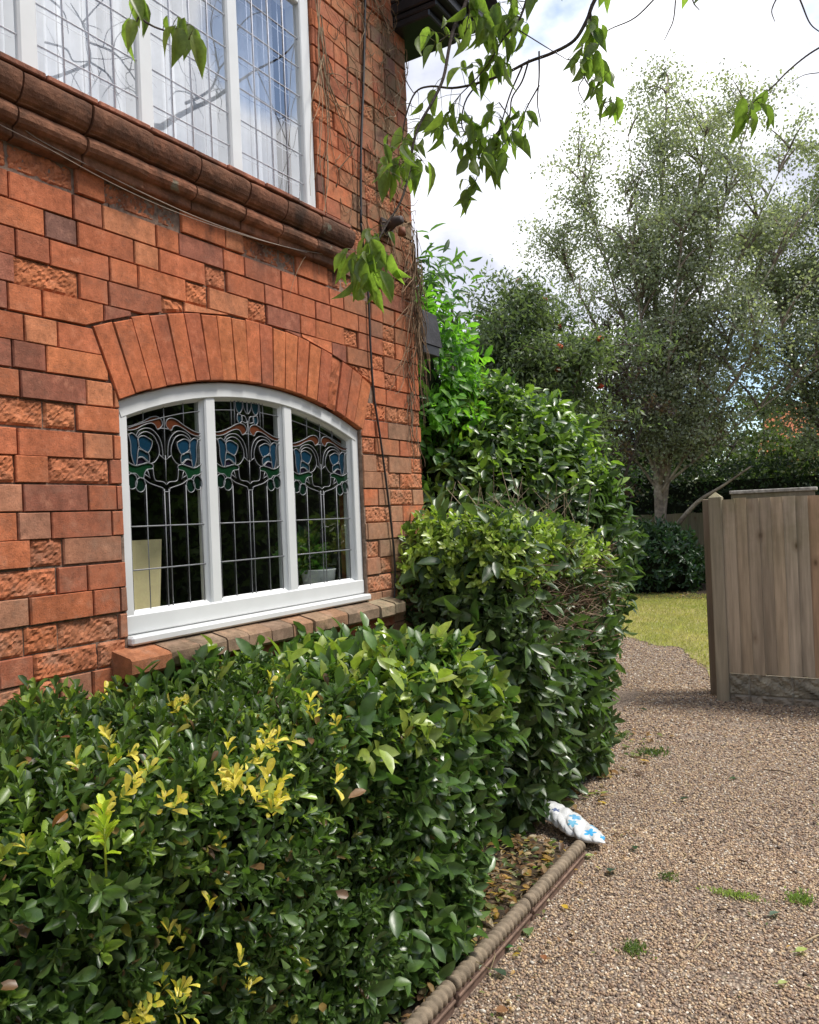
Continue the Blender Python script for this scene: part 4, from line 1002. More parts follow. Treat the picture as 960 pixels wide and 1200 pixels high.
# --- big laurel, far bush, shrub against the extension
def blob(N, c, rad, r, zmin=0.0, amp=.10, f=2.2):
    d = nrm(r.normal(0, 1, (int(N * 1.6), 3))); d = d[d[:, 2] > -.75][:N]; P = np.array(c) + d * np.array(rad) * (1 + amp * wob(d * f, 1, c[0]) + .5 * amp * wob(d * f * 2.6, 1, c[1]))[:, None]
    A = nrm(d / np.array(rad)); ok = P[:, 2] > zmin; return P[ok], A[ok]
def core_blob(mb, c, rad, k=.86):
    u, v = np.meshgrid(np.linspace(0, 2 * pi, 40), np.linspace(0, pi, 24), indexing='ij'); d = np.stack([np.cos(u) * np.sin(v), np.sin(u) * np.sin(v), np.cos(v)], -1)
    P = np.array(c) + d * np.array(rad) * k * (1 + .1 * wob(d * 2.2, 1, c[0]))[..., None]; P[..., 2] = np.maximum(P[..., 2], .0)
    i = np.arange(39)[:, None] * 24 + np.arange(23)[None]; mb.add(P.reshape(-1, 3), np.stack([i, i + 24, i + 25, i + 1], -1).reshape(-1, 4), (1, 1, 1), 0, True)
def shrub(name, label, c, rad, N, leaf, width, nl, cols, tips, tiplim, droop, mat, seed, stems=8, cat='shrub', tpl=ELLI, depth=.2, core=.84, length=None, amp=.10, young=.5):
    r = np.random.default_rng(seed); T = thing(name, label, cat, (c[0], c[1], 0)); fo = MB()
    P, A = blob(N, c, rad, r, .06, amp); P = P - A * (r.random(len(P)) ** 1.5 * depth)[:, None]
    Ax = nrm(.6 * A + .4 * np.array([0, 0, 1.0]) + r.normal(0, .4, A.shape))
    Q, D, Nn, ix = sprigs(P, Ax, nl, (length or leaf * 1.5) * r.uniform(.6, 1.3, len(P)), r, (76, 32), droop)
    sz = leaf * r.uniform(.6, 1.2, len(Q)); col = leafcols(Q, cols[0], cols[1], r)
    yg = np.repeat(r.random(len(P)) < young, nl) & (Q[:, 2] > tiplim); col[yg] = leafcols(Q[yg], tips[0], tips[1], r)
    add_leaves(fo, Q, D, Nn, sz, sz * width, col, tpl); fo.build('foliage', [mat], T)
    co = MB(); core_blob(co, c, rad, core); co.build('shade_core', [M_DARKIN], T)
    st = MB()
    for k in range(stems):
        a = r.uniform(0, 6.28); e = np.array(c) + np.array([math.cos(a) * rad[0], math.sin(a) * rad[1], rad[2] * .3]) * .75; b = np.array([c[0] + .12 * math.cos(a), c[1] + .12 * math.sin(a), 0])
        st.tube(smooth_line([b, (b + e) / 2 + [0, 0, .2], e], 4), np.linspace(.03, .012, 9), 6, (.10, .08, .06))
    st.build('stems', [M_BARK], T); return T
shrub('laurel_bush', 'large glossy laurel bush rising behind the mixed hedge', (-1.40, 6.75, 1.15), (1.30, 1.1, 1.50), 3000, .125, .40, 7, ((.042, .082, .022), (.09, .155, .036)), ((.13, .215, .034), (.22, .32, .055)), 1.7, .22, M_LEAFG, 31, amp=.06, young=.5)
shrub('rounded_bush', 'low dark rounded evergreen bush at the foot of the birch', (-1.98, 15.1, .45), (.88, .75, .74), 1100, .11, .42, 6, ((.02, .055, .02), (.045, .10, .03)), ((.04, .10, .025), (.06, .13, .035)), .9, .15, M_LEAFG, 32, amp=.06)
shrub('lime_shrub', 'bright green leafy shrub climbing behind the brick corner', (-1.62, 6.0, 2.55), (.58, .5, .88), 520, .11, .46, 7, ((.05, .13, .02), (.09, .21, .03)), ((.11, .26, .03), (.17, .34, .04)), 2.2, .25, M_LEAFT, 33, amp=.22, core=.55, depth=.35)
shrub('drooping_shrub', 'tall shrub with drooping narrow leaves against the sky beside the brick corner', (-2.12, 7.3, 3.5), (.36, .4, .75), 75, .17, .26, 8, ((.05, .10, .03), (.08, .15, .04)), ((.08, .16, .03), (.10, .19, .04)), 3.6, .55, M_LEAFT, 34, stems=5, core=.25, depth=.5, length=.4, amp=.25)
# ================================================================== FENCES
def m_wood(name, green=.5, knots=True):
    t = NT(name); a = t.attr(); p = t.pos()
    mp = t.n('ShaderNodeMapping', i_Scale=(38, 38, 2.2)); t.l(p, mp.inputs[0])
    f = t.noise(1.0, 6, .6, mp.outputs[0])
    c = t.mix(1.0, a, t.grey(t.ramp(f, .25, .75, .68, 1.28)), 'MULTIPLY')
    mp3 = t.n('ShaderNodeMapping', i_Scale=(9, 9, .8)); t.l(p, mp3.inputs[0])
    c = t.mix(t.ramp(t.noise(1, 4, .6, mp3.outputs[0]), .48, .7, 0, .6), c, (.17, .135, .095))
    if knots:
        mp2 = t.n('ShaderNodeMapping', i_Scale=(7, 7, 4)); t.l(p, mp2.inputs[0])
        v = t.n('ShaderNodeTexVoronoi', i_Scale=1.0); t.l(mp2.outputs[0], v.inputs['Vector'])
        c = t.mix(t.ramp(v.outputs['Distance'], .13, .04, 0, .85), c, (.075, .045, .025))
        c = t.mix(t.ramp(v.outputs['Distance'], .28, .12, 0, .3), c, (.13, .07, .035))
    sx = t.n('ShaderNodeSeparateXYZ'); t.l(p, sx.inputs[0])
    gz = t.mul(t.ramp(sx.outputs[2], .9, 1.6), t.ramp(t.noise(3.2, 5, .65), .42, .66, 0, green))
    c = t.mix(gz, c, (.13, .14, .035)); t.col(c); t.bump(f, .4, .004); return t.set(.85, .25)
M_WOOD, M_WOODP = m_wood('fence_timber', .5), m_wood('post_timber', .35, False)
M_CONC = m_attr('stone_faced_concrete', .95, .2, 14, .35, .6, .008)
r = np.random.default_rng(41)
FE = thing('timber_fence', 'brown feather edge timber fence with square capped post and stone faced base', 'fence', (1.7, 6.75, 0))
def post(name, x, y, h, w, c, T, cap=True):
    m = MB(); m.box(x - w / 2, x + w / 2, y - w / 2, y + w / 2, -.1, h - .03, c, 0, .006)
    if cap:
        q = w / 2 - .001; m.add([(x - q, y - q, h - .031), (x + q, y - q, h - .031), (x + q, y + q, h - .031), (x - q, y + q, h - .031), (x, y, h + .012)], [(0, 1, 4), (1, 2, 4), (2, 3, 4), (3, 0, 4)], c)
    return m.build(name, [M_WOODP], T)
post('post', .75, 6.75, 1.635, .098, (.31, .265, .19), FE); post('post', 2.62, 6.75, 1.63, .098, (.22, .17, .11), FE)
for k in range(21):
    m = MB(); x0 = .797 + k * .0855; w_ = .098; zt = 1.588 + r.normal(0, .004); zb = .222 + r.normal(0, .003); tl = r.normal(0, .0015)
    c = np.array([(.50, .415, .305), (.44, .36, .265), (.47, .395, .30), (.49, .39, .275)][r.choice(4)]) * r.uniform(.88, 1.1)
    if k in (7, 8): c = np.array((.45, .31, .20))
    ya, yb = 6.728, 6.716   # thin edge tucked under the next board's thick edge
    v = [(x0, ya + .006, zb), (x0 + w_, yb - .006, zb), (x0 + w_, yb + .006, zb), (x0, ya + .013, zb), (x0 + tl, ya + .006, zt), (x0 + w_ + tl, yb - .006, zt), (x0 + w_ + tl, yb + .006, zt), (x0 + tl, ya + .013, zt)]
    if x0 + w_ > 2.6: break
    m.add(v, [(0, 1, 5, 4), (1, 2, 6, 5), (2, 3, 7, 6), (3, 0, 4, 7), (4, 5, 6, 7), (3, 2, 1, 0)], c); m.build('board', [M_WOOD], FE)
for z in (.45, 1.3):
    m = MB(); m.box(.8, 2.57, 6.748, 6.79, z, z + .075, (.2, .15, .1), 0, .004); m.build('rail', [M_WOODP], FE)
m = MB(); nu, nv = 150, 20; U, Vv = np.meshgrid(np.linspace(.802, 2.568, nu), np.linspace(-.06, .215, nv), indexing='ij')
joint = np.minimum.reduce([np.abs(((U - .80) % .30) - .15) / .006, np.abs(Vv - .055) / .005 + 0 * U, np.abs(Vv - .205) / .004])
d = .012 * wob(np.stack([U * 16, Vv * 20, U * 0], -1)) + .006 * r.normal(0, .5, U.shape); d = np.where(joint < 1, -.012, d)
cc = np.array((.26, .235, .18)) * (1 + .35 * wob(np.stack([U * 9, Vv * 11, U * 0 + 4], -1)))[..., None]; cc = np.where((joint < 1)[..., None], np.array((.24, .225, .19)), cc); cc = np.where((Vv < .055)[..., None], np.array((.26, .22, .17)), cc)
i = np.arange(nu - 1)[:, None] * nv + np.arange(nv - 1)[None]
m.add(np.stack([U, 6.722 - d, Vv], -1).reshape(-1, 3), np.stack([i, i + nv, i + nv + 1, i + 1], -1).reshape(-1, 4), cc.reshape(-1, 3), 0, False)
m.box(.802, 2.568, 6.737, 6.765, -.06, .2149, (.2, .18, .14)); m.build('gravel_board', [M_CONC], FE)
GP = thing('gate_post', 'dark brown gate post standing just behind the paler square fence post', 'post', (.655, 6.93, 0))
post('shaft', .655, 6.93, 1.625, .075, (.21, .165, .12), GP, False)
m = MB(); m.box(.640, .67, 6.965, 6.985, .35, .43, (1, 1, 1), 0, .003); m.build('hinge', [M_RUST], GP)
WP = thing('weathered_fence', 'grey weathered fence with a flat capping rail showing above the brown boards', 'fence', (1.1, 7.12, 0))
for k in range(6):
    m = MB(); m.box(.815 + k * .1, .912 + k * .1, 7.10, 7.115, .04, 1.62, np.array((.17, .14, .10)) * r.uniform(.8, 1.1), 0, .003); m.build('board', [M_WOOD], WP)
m = MB(); m.box(.80, 1.445, 7.06, 7.16, 1.627, 1.655, (.36, .34, .30), 0, .004); m.build('capping', [m_attr('grey_capping', .9, .2, 26, .5, .4, .003)], WP)
m = MB(); m.box(.81, 1.43, 7.075, 7.099, 1.58, 1.6265, (.20, .18, .14), 0, .003); m.build('rail', [M_WOODP], WP)
m = MB(); m.tube([(.86, 7.19, -.05), (.86, 7.19, 1.6)], .04, 8, (.2, .16, .11)); m.build('post', [M_WOODP], WP)

BF = thing('garden_fence', 'dark mossy board fence along the far end of the lawn', 'fence', (-1, 16.6, 0))
m = MB()
x = -9.0
while x < 9:
    m.box(x, x + .142, 16.6, 16.62, .42, 1.40 + r.normal(0, .008), np.array([(.16, .14, .09), (.13, .13, .075), (.19, .16, .105)][r.choice(3)]) * r.uniform(.8, 1.2)); x += .145
m.build('boards', [M_WOOD], BF)
for k in range(10):
    m = MB(); m.box(-9 + 2 * k - .06, -9 + 2 * k + .06, 16.54, 16.595, 0, 1.48, (.09, .08, .055), 0, .005); m.build('post', [M_WOODP], BF)
m = MB(); m.box(-9, 9, 16.602, 16.65, 0, .415, (.17, .15, .095), 0, .004); m.build('gravel_board', [M_CONC], BF)

# ================================================================== TREES
def bez(a, b, c, n=8):
    t = np.linspace(0, 1, n)[:, None]; return (1 - t) ** 2 * a + 2 * t * (1 - t) * b + t * t * c
def tree(name, label, base, stems, limbs, seed, leaf, lw, lcols, twigs=12, lpt=34, spread=(1.0, 2.2), droop=.7, bark=((.30, .25, .20), (.14, .11, .09)), hmin=1.6, hmax=9, twl=.7, mat=None, tip=None, rise=.8, tpl=QUAD, berries=0, jit=.06, profile=None):
    """stems: list of (points, r0, r1). Limbs leave the stems, twigs hang from the limbs and carry the leaves."""
    r = np.random.default_rng(seed); T = thing(name, label, 'tree', base); tr = MB(); LP_, LD = [], []; S = []
    for pts, r0, r1 in stems:
        q = smooth_line(pts, 6); S.append(q); n = len(q); hh = np.linspace(0, 1, n)[:, None]
        rad = np.linspace(r0, r1, n); rad[0] *= 1.3
        k0 = tr.n; tr.tube(q, rad, 9, bark[0]); V = tr.v[-1]; k = np.clip(.5 + .7 * wob(V * np.array([3, 3, 5.0])), 0, 1); tr.c[-1] = mixcol(bark[1], bark[0], k)
    SW = np.array([np.ptp(q[:, 2]) + .3 for q in S]); SW = SW / SW.sum(); ends = []
    for k in range(limbs):
        q = S[r.choice(len(S), p=SW)]; c = q[(q[:, 2] > hmin)]
        if len(c) == 0: continue
        p = c[int(len(c) * r.random() ** .75)]; h = (p[2] - hmin) / max(hmax - hmin, .1)
        pf = profile(h) if profile else (1 - .72 * h)
        L = r.uniform(*spread) * pf; az = r.uniform(0, 6.28); o = np.array([math.cos(az), math.sin(az), 0])
        mid = p + o * L * .5 + np.array([0, 0, L * rise * .55]); e = p + o * L + np.array([0, 0, L * rise * .6 + r.normal(0, .15)])
        path = bez(p, mid, e, 9); tr.tube(path, np.linspace(.028 * (1 - .6 * h) + .006, .004, 9), 5, np.array(bark[1]) * r.uniform(.7, 1.4), 0, False)
        for j in range(twigs):
            a = path[min(8, 2 + int(r.random() * 7))] + r.normal(0, .05, 3); tl = twl * r.uniform(.5, 1.3)
            d = np.array([r.normal(0, .55), r.normal(0, .55), r.normal(.15, .35)]) + o * .35; d /= np.linalg.norm(d)
            e2 = a + d * tl * .8 + np.array([0, 0, -droop * tl * r.uniform(.3, 1.1)]); m2 = a + d * tl * .55
            tp = bez(a, m2, e2, 6); 
            if r.random() < .6: tr.tube(tp, np.linspace(.004, .0015, 6), 3, np.array(bark[1]) * .8, 0, False)
            n = int(lpt * r.uniform(.6, 1.3)); ii = r.uniform(.1, 5, n); i0 = np.minimum(ii.astype(int), 4); f = (ii - i0)[:, None]
            LP_.append(tp[i0] * (1 - f) + tp[i0 + 1] * f + r.normal(0, jit, (n, 3))); ends.append(e2)
    tr.build('trunk', [M_BARK], T)
    P = np.concatenate(LP_); n = len(P); D = r.normal(0, .7, (n, 3)) + [0, 0, -.35 if droop > .3 else .1]
    clump = np.clip(.5 + .55 * wob(P * 1.3, 1, seed), 0, 1)
    col = mixcol(lcols[0], lcols[1], clump) * r.uniform(.75, 1.25, (n, 1))
    if tip is not None: k = r.random(n) < .08; col[k] = tip
    sz = leaf * r.uniform(.65, 1.25, n); fo = MB(); add_leaves(fo, P, D, r.normal(0, 1, (n, 3)), sz, sz * lw, col, tpl); fo.build('crown', [mat or M_LEAFT], T)
    if berries:
        ends = np.array(ends); ends = ends[(ends[:, 2] > np.percentile(ends[:, 2], 45))]
        for k in range(berries):
            c = ends[r.choice(len(ends))]; m = MB(); uu, vv = np.meshgrid(np.linspace(0, 2 * pi, 18), np.linspace(0, pi, 11), indexing='ij'); dd = np.stack([np.cos(uu) * np.sin(vv), np.sin(uu) * np.sin(vv), np.cos(vv)], -1)
            V = c + dd * np.array((.05, .05, .035)) * (.8 + .5 * r.random(uu.shape))[..., None]; V[-1] = V[0]; ii = np.arange(17)[:, None] * 11 + np.arange(10)[None]
            m.add(V.reshape(-1, 3), np.stack([ii, ii + 11, ii + 12, ii + 1], -1).reshape(-1, 4), np.array([(.40, .045, .015), (.45, .09, .02)][k % 2])); m.build('berry_cluster', [M_BERRY], T)
    return T
M_BERRY = m_attr('rowan_berry', .4, .4, 30, .2, 0)
bz = np.array((-1.98, 16.0, 0))
tree('birch_tree', 'tall silver birch with pale forked trunk and loose grey green crown against the sky', tuple(bz),
     [([bz, bz + [-.02, 0, .9], bz + [-.03, 0, 1.6], bz + [-.05, .1, 3.2], bz + [.05, .1, 5.6], bz + [.30, 0, 7.8], bz + [.44, .2, 9.9]], .135, .010),
      ([bz + [.02, 0, .75], bz + [.35, -.1, 1.22], bz + [.75, -.2, 1.62], bz + [1.15, -.2, 1.86], bz + [1.7, -.3, 2.2]], .06, .015)] +
     [([bz + [.0, 0, h0], bz + [.22 * dx + .03, oy * .3, h0 + (zt - h0) * .25], bz + [.55 * dx, oy * .7, h0 + (zt - h0) * .6], bz + [dx, oy, zt]], r0, .008)
      for dx, zt, h0, oy, r0 in ((-1.95, 7.0, 1.9, .2, .04), (-1.25, 8.4, 2.4, -.3, .04), (-.45, 9.1, 2.8, .5, .04), (1.15, 9.1, 1.2, .3, .065), (1.95, 8.4, 2.0, -.4, .045), (2.5, 8.0, 2.2, .4, .04), (3.2, 7.2, 2.1, -.1, .035), (-2.1, 4.6, 1.8, -.4, .03), (2.5, 4.8, 1.8, -.5, .03), (3.3, 4.2, 1.9, .3, .03), (-.2, 7.4, 2.5, -.8, .045), (.9, 6.8, 2.0, -.9, .045))],
     390, 51, .062, .72, ((.21, .225, .165), (.38, .39, .30)), twigs=10, lpt=25, spread=(.35, 1.0), droop=.6, hmin=2.3, hmax=9.9, twl=.7, bark=((.42, .36, .29), (.17, .13, .10)), tip=(.33, .35, .26), mat=M_BIRCH, rise=1.5, jit=.09, profile=lambda h: 1 - .45 * h)
b2 = np.array((1.35, 17.6, 0))
tree('birch_tree', 'second fuller birch to the right of the forked one, above the brown fence panel', tuple(b2),
     [([b2, b2 + [-.1, 0, 1.6], b2 + [-.2, 0, 3.2], b2 + [-.1, 0, 5.4], b2 + [.1, 0, 8.0]], .15, .012), ([b2 + [-.1, 0, 1.2], b2 + [-.7, 0, 3.2], b2 + [-1.2, 0, 5.0], b2 + [-1.4, 0, 7.2]], .08, .01), ([b2 + [-.1, 0, 1.4], b2 + [.5, 0, 3.4], b2 + [1.2, 0, 5.0], b2 + [1.5, 0, 6.4]], .08, .01)],
     165, 52, .066, .72, ((.17, .19, .135), (.32, .335, .24)), twigs=13, lpt=30, spread=(.9, 2.3), droop=.95, hmin=2.1, hmax=8.0, twl=.9, bark=((.40, .35, .28), (.15, .12, .10)), tip=(.28, .31, .20), mat=M_BIRCH, rise=.9, jit=.10)
ro = np.array((-3.3, 12.2, 0))
tree('rowan_tree', 'rowan tree with clusters of orange red berries behind the laurel', tuple(ro),
     [([ro, ro + [.05, 0, 1.3], ro + [0, 0, 2.8], ro + [.1, 0, 4.9]], .10, .015), ([ro + [0, 0, 1.0], ro + [-.6, 0, 2.4], ro + [-1.1, 0, 4.2]], .06, .012), ([ro + [.05, 0, 1.1], ro + [.6, -.1, 2.4], ro + [1.25, -.1, 3.9]], .06, .012)],
     190, 53, .10, .36, ((.06, .085, .045), (.125, .155, .08)), twigs=13, lpt=26, spread=(.5, 1.5), droop=.35, hmin=1.4, hmax=4.9, twl=.5, bark=((.16, .13, .10), (.09, .07, .055)), rise=.5, profile=lambda h: 1 - .4 * h, berries=42, tpl=QUAD, jit=.09)
pu = np.array((-2.75, 14.6, 0))
tree('purple_leaf_tree', 'small dark purple leaved tree beneath the birch crown', tuple(pu),
     [([pu, pu + [.05, 0, 1.2], pu + [.1, 0, 2.6], pu + [.3, 0, 4.6]], .08, .012), ([pu + [0, 0, .9], pu + [.45, 0, 2.0], pu + [1.0, 0, 3.4]], .05, .01), ([pu + [0, 0, .8], pu + [-.5, 0, 2.0], pu + [-.8, 0, 3.2]], .05, .01)],
     26, 54, .07, .6, ((.022, .013, .016), (.06, .032, .035)), twigs=10, lpt=22, spread=(.5, 1.2), droop=.2, hmin=1.2, hmax=4.4, twl=.5, bark=((.10, .08, .07), (.06, .05, .04)), rise=.6, tpl=QUAD)
for k, (x, y, h, c0, c1, lab, sd_) in enumerate([(-6.6, 22, 4.6, (.035, .06, .022), (.09, .13, .05), 'background tree with yellowish crown seen through the purple leaves', 61), (-1.2, 24, 4.0, (.04, .07, .022), (.13, .17, .05), 'background tree above the square capped fence post', 62), (3.4, 23, 5.2, (.03, .06, .022), (.085, .13, .045), 'background tree filling the gap behind the fuller birch', 63), (-6.2, 18, 5.2, (.03, .055, .025), (.075, .11, .05), 'dark background tree filling the gap between rowan and birch', 64), (-4.75, 21, 4.4, (.03, .055, .025), (.08, .11, .05), 'background tree standing behind the purple leaved tree', 65), (-2.7, 21.5, 3.9, (.03, .05, .022), (.08, .10, .045), 'low background tree behind the birch trunk fork', 66)]):
    b = np.array((x, y, 0.))
    tree('garden_tree', lab, tuple(b), [([b, b + [0, 0, h * .4], b + [.1, 0, h]], .14, .02), ([b + [0, 0, h * .25], b + [.7, 0, h * .55], b + [1.3, 0, h * .8]], .08, .015), ([b + [0, 0, h * .25], b + [-.7, 0, h * .55], b + [-1.2, 0, h * .8]], .08, .015)],
         55, sd_, .15, .6, (c0, c1), twigs=9, lpt=20, spread=(.8, 1.8), droop=.3, hmin=.9, hmax=h, twl=.7, bark=((.12, .10, .08), (.08, .06, .05)), rise=.4, tpl=QUAD, jit=.12)
def mass(name, label, x0, x1, y0, y1, z1, N, leaf, cols, seed, sides=('top', '-y', '+x')):
    r = np.random.default_rng(seed); T = thing(name, label, 'hedge', ((x0 + x1) / 2, (y0 + y1) / 2, 0)); tp = lambda x, y: z1 + .10 * wob(np.stack([x * 1.3, y * 1.3, x * 0], -1))
    P, A = box_surface(N, x0, x1, y0, y1, 0.05, tp, r, sides); P = P + A * r.normal(0, .09, (len(P), 1))
    fo = MB(); Q, D, Nn, ix = sprigs(P, nrm(A + r.normal(0, .5, A.shape)), 5, leaf * 2, r); sz = leaf * r.uniform(.6, 1.2, len(Q)); add_leaves(fo, Q, D, Nn, sz, sz * .5, leafcols(Q, cols[0], cols[1], r), QUAD); fo.build('foliage', [M_LEAFT], T)
    co = MB(); co.box(x0 + .15, x1 - .15, y0 + .15, y1 - .15, 0, z1 - .18); co.build('shade_core', [M_DARKIN], T)
mass('boundary_hedge', 'dark clipped hedge standing behind the far garden fence', -10, 9, 16.95, 18.0, 2.2, 5200, .09, ((.018, .035, .014), (.05, .085, .03)), 71, ('top', '-y'))
mass('tall_screen_hedge', 'tall dark hedge across the drive, mirrored in the arched window', 6.6, 8.0, -2, 16, 4.1, 5200, .15, ((.03, .06, .02), (.09, .15, .05)), 72, ('top', '-y'))
T = [o for o in bpy.data.objects if o.name.startswith('tall_screen_hedge')][0]
m = MB(); r = np.random.default_rng(73); N = 3200; P = np.stack([np.full(N, 6.6) + r.normal(0, .14, N), r.uniform(-2, 16, N), 4.1 * r.random(N)], -1); P[:, 0] += .25 * wob(P * .9)
Q, D, Nn, ix = sprigs(P, nrm(np.tile([-1.0, 0, .4], (N, 1)) + r.normal(0, .5, (N, 3))), 6, .3, r); sz = .15 * r.uniform(.6, 1.2, len(Q)); t_ = np.clip(.5 + .6 * wob(Q * 1.1), 0, 1)
add_leaves(m, Q, D, Nn, sz, sz * .5, mixcol((.015, .035, .012), (.22, .34, .09), t_), QUAD); m.build('foliage', [M_LEAFT], T)

# neighbour's house beyond
NB = thing('neighbour_house', 'red roofed neighbouring house glimpsed through the birch leaves', 'house', (3.2, 33, 0))
M_NBRICK = m_simple('far_brick', (.36, .14, .08), .9, .2, 3, .3, .3, .01); M_NROOF = m_simple('far_clay_tile', (.38, .13, .06), .9, .2, 6, .3, .5, .03)
m = MB(); m.box(-2.2, 8.5, 33, 41, 0, 3.1); m.build('wall', [M_NBRICK], NB)
m = MB(); m.add([(-2.6, 32.6, 3.0), (8.9, 32.6, 3.0), (8.9, 37, 5.6), (-2.6, 37, 5.6), (-2.6, 41.4, 3.0), (8.9, 41.4, 3.0)], [(0, 1, 2, 3), (3, 2, 5, 4), (0, 3, 4), (1, 5, 2)]); ro_ = sub(m.build('roof', [M_NROOF], NB), NB)
m = MB(); m.box(4.9, 5.7, 36.6, 37.4, 4.8, 6.3); m.build('chimney', [M_NBRICK], ro_)
M_FARGL = m_simple('far_glass', (.25, .3, .34), .08, .6, 2, .2, 0)
for x in (-1.4, .4, 2.2, 4.4, 6.6):
    m = MB(); m.box(x, x + 1.25, 32.93, 32.998, 1.35, 2.55, (1, 1, 1), 0, .01); w_ = sub(m.build('window', [M_WHITE], NB), NB)
    m = MB(); m.box(x + .1, x + .58, 32.91, 32.928, 1.45, 2.45); m.box(x + .67, x + 1.15, 32.91, 32.928, 1.45, 2.45); m.build('pane', [M_FARGL], w_)

# ------------------------------------------------------------------ overhanging cherry
CT = thing('cherry_tree', 'cherry tree overhanging the drive, thin drooping twigs and green leaves against the sky', 'tree', (3.5, .9, 0))
r = np.random.default_rng(81); tw = MB()
cb0, cb1 = (.075, .06, .05), (.14, .115, .09)
trunk = smooth_line([(3.5, .9, -.05), (3.48, .92, 1.2), (3.4, 1.0, 2.4), (3.2, 1.3, 3.3)], 6); tw.tube(trunk, np.linspace(.17, .11, len(trunk)), 12, cb1)
def limb(pts, r0, r1, seg=7): q = smooth_line(pts, 5); tw.tube(q, np.linspace(r0, r1, len(q)), seg, np.array(cb0) * r.uniform(.8, 1.3)); return q
def mr(pts, X, wobx=.25): return [mirrored(x, y, X + wobx * math.sin(.11 * x + .07 * y)) for x, y in pts]
lim = [
 ([(188, 150), (205, 138), (225, 127), (250, 115), (272, 100), (300, 82), (330, 66), (352, 40)], .04, .008),
 ([(215, 122), (235, 112), (247, 102), (255, 82), (263, 70), (267, 44), (275, 15)], .022, .006),
 ([(255, 82), (252, 70), (250, 58), (244, 29), (251, 0)], .015, .005), ([(225, 127), (222, 112), (205, 108), (196, 118)], .012, .005),
 ([(287, 90), (296, 111), (314, 125), (322, 137)], .010, .003), ([(300, 84), (325, 143), (334, 166), (346, 184)], .009, .003), ([(325, 140), (340, 137), (354, 152)], .007, .003),
 ([(270, 44), (287, 23), (302, 15), (314, 15)], .010, .003), ([(247, 102), (258, 118), (254, 135), (256, 145)], .006, .002),
 ([(60, 92), (85, 83), (103, 73), (101, 50), (94, 28), (80, 5)], .022, .006), ([(103, 73), (125, 88), (133, 105), (140, 117)], .012, .003),
 ([(50, 50), (75, 58), (84, 72), (103, 73)], .012, .008), ([(101, 50), (130, 62), (145, 78), (158, 98), (166, 120), (168, 140)], .014, .005), ([(94, 28), (110, 10), (125, -5)], .010, .004), ([(150, 85), (155, 65), (165, 55)], .008, .003), ([(50, -5), (72, 15), (78, 40)], .012, .005),
 ([(205, 60), (212, 85), (225, 95)], .006, .003), ([(130, 62), (135, 45), (150, 30)], .006, .003)]
first = {}
for k, (pts, r0, r1) in enumerate(lim):
    q = limb(mr(pts, 2.55), r0 * .62, max(r1 * .55, .0016), 6); first[k] = q
tip = trunk[-1]
for k in (0, 9):
    a = first[k][0]; limb([tip, tip * .6 + a * .4 + [0, 0, .25], a], .06, lim[k][1] * .62, 8)
# bare side twigs on the mirrored limbs
for k in (0, 1, 2, 9, 10, 12):
    q = first[k]
    for j in range(7):
        p = q[r.integers(2, len(q))]; d = r.normal(0, 1, 3) * [.3, 1, 1]; d = d / np.linalg.norm(d) * r.uniform(.12, .35)
        limb([p, p + d * .5 + r.normal(0, .03, 3), p + d], .0035, .0014, 4)
# twigs that hang into view: marks and their distance from the camera
H = {}
def hangt(name, pts, dist, r0, r1, d2=None):
    n = len(pts); ds = np.linspace(dist, d2 if d2 else dist, n); H[name] = limb([at(x, y, z) for (x, y), z in zip(pts, ds)], r0, r1, 5); return H[name]
hangt('a', [(556, -40), (547, 0), (533, 30), (527, 53), (520, 90), (508, 117), (493, 143), (485, 167), (480, 200), (470, 235), (452, 265), (440, 290), (428, 330)], 2.25, .0055, .002, 1.95)
hangt('b', [(725, -50), (697, 0), (688, 23), (673, 47), (647, 62), (620, 72), (590, 87), (557, 98), (530, 103), (505, 101), (487, 108), (476, 135), (472, 165), (478, 190)], 2.4, .0065, .0016)
hangt('c', [(632, 60), (632, 90), (630, 120), (634, 143)], 2.4, .003, .0013); hangt('c2', [(632, 100), (618, 125), (610, 145), (600, 160)], 2.4, .0025, .0012)
hangt('d', [(612, 78), (597, 113), (585, 155), (580, 175)], 2.4, .003, .0013); hangt('d2', [(585, 120), (602, 145), (600, 150)], 2.4, .002, .0012); hangt('e', [(620, 70), (612, 95), (600, 115), (596, 140), (575, 165), (560, 205), (550, 235)], 2.4, .003, .0012)
hangt('f', [(560, 97), (545, 120), (542, 150), (560, 165), (575, 185)], 2.4, .0028, .0012); hangt('g', [(553, 0), (548, 25), (544, 45)], 2.25, .002, .001)
hangt('h', [(693, 5), (692, 30), (690, 60), (685, 90), (700, 110), (712, 130)], 2.4, .003, .0013); hangt('h2', [(685, 90), (678, 105), (690, 128)], 2.4, .002, .001)
hangt('i', [(775, -10), (745, 20), (715, 34), (690, 50)], 2.5, .0028, .0012); hangt('j', [(625, -30), (610, 20), (590, 45), (575, 70), (560, 90), (540, 110)], 2.3, .004, .0015); hangt('j2', [(600, 30), (640, 55), (665, 70)], 2.3, .002, .001)
hangt('k', [(512, 50), (530, 40), (552, 42), (575, 32)], 2.3, .002, .001)
hangt('l', [(980, 45), (950, 62), (925, 82), (905, 102), (885, 118), (868, 132)], 2.2, .003, .0014); hangt('m', [(930, -20), (940, 5), (950, 28), (965, 40)], 2.4, .003, .0014); hangt('n', [(655, -10), (650, 15), (640, 38), (630, 47)], 2.4, .0001, .0001) if False else None
hangt('o', [(918, -15), (905, 10), (908, 25)], 2.3, .0025, .001); hangt('p', [(905, 10), (912, -8)], 2.3, .002, .001); hangt('q', [(793, -20), (790, 20), (783, 38), (778, 48)], 2.4, .0025, .001)
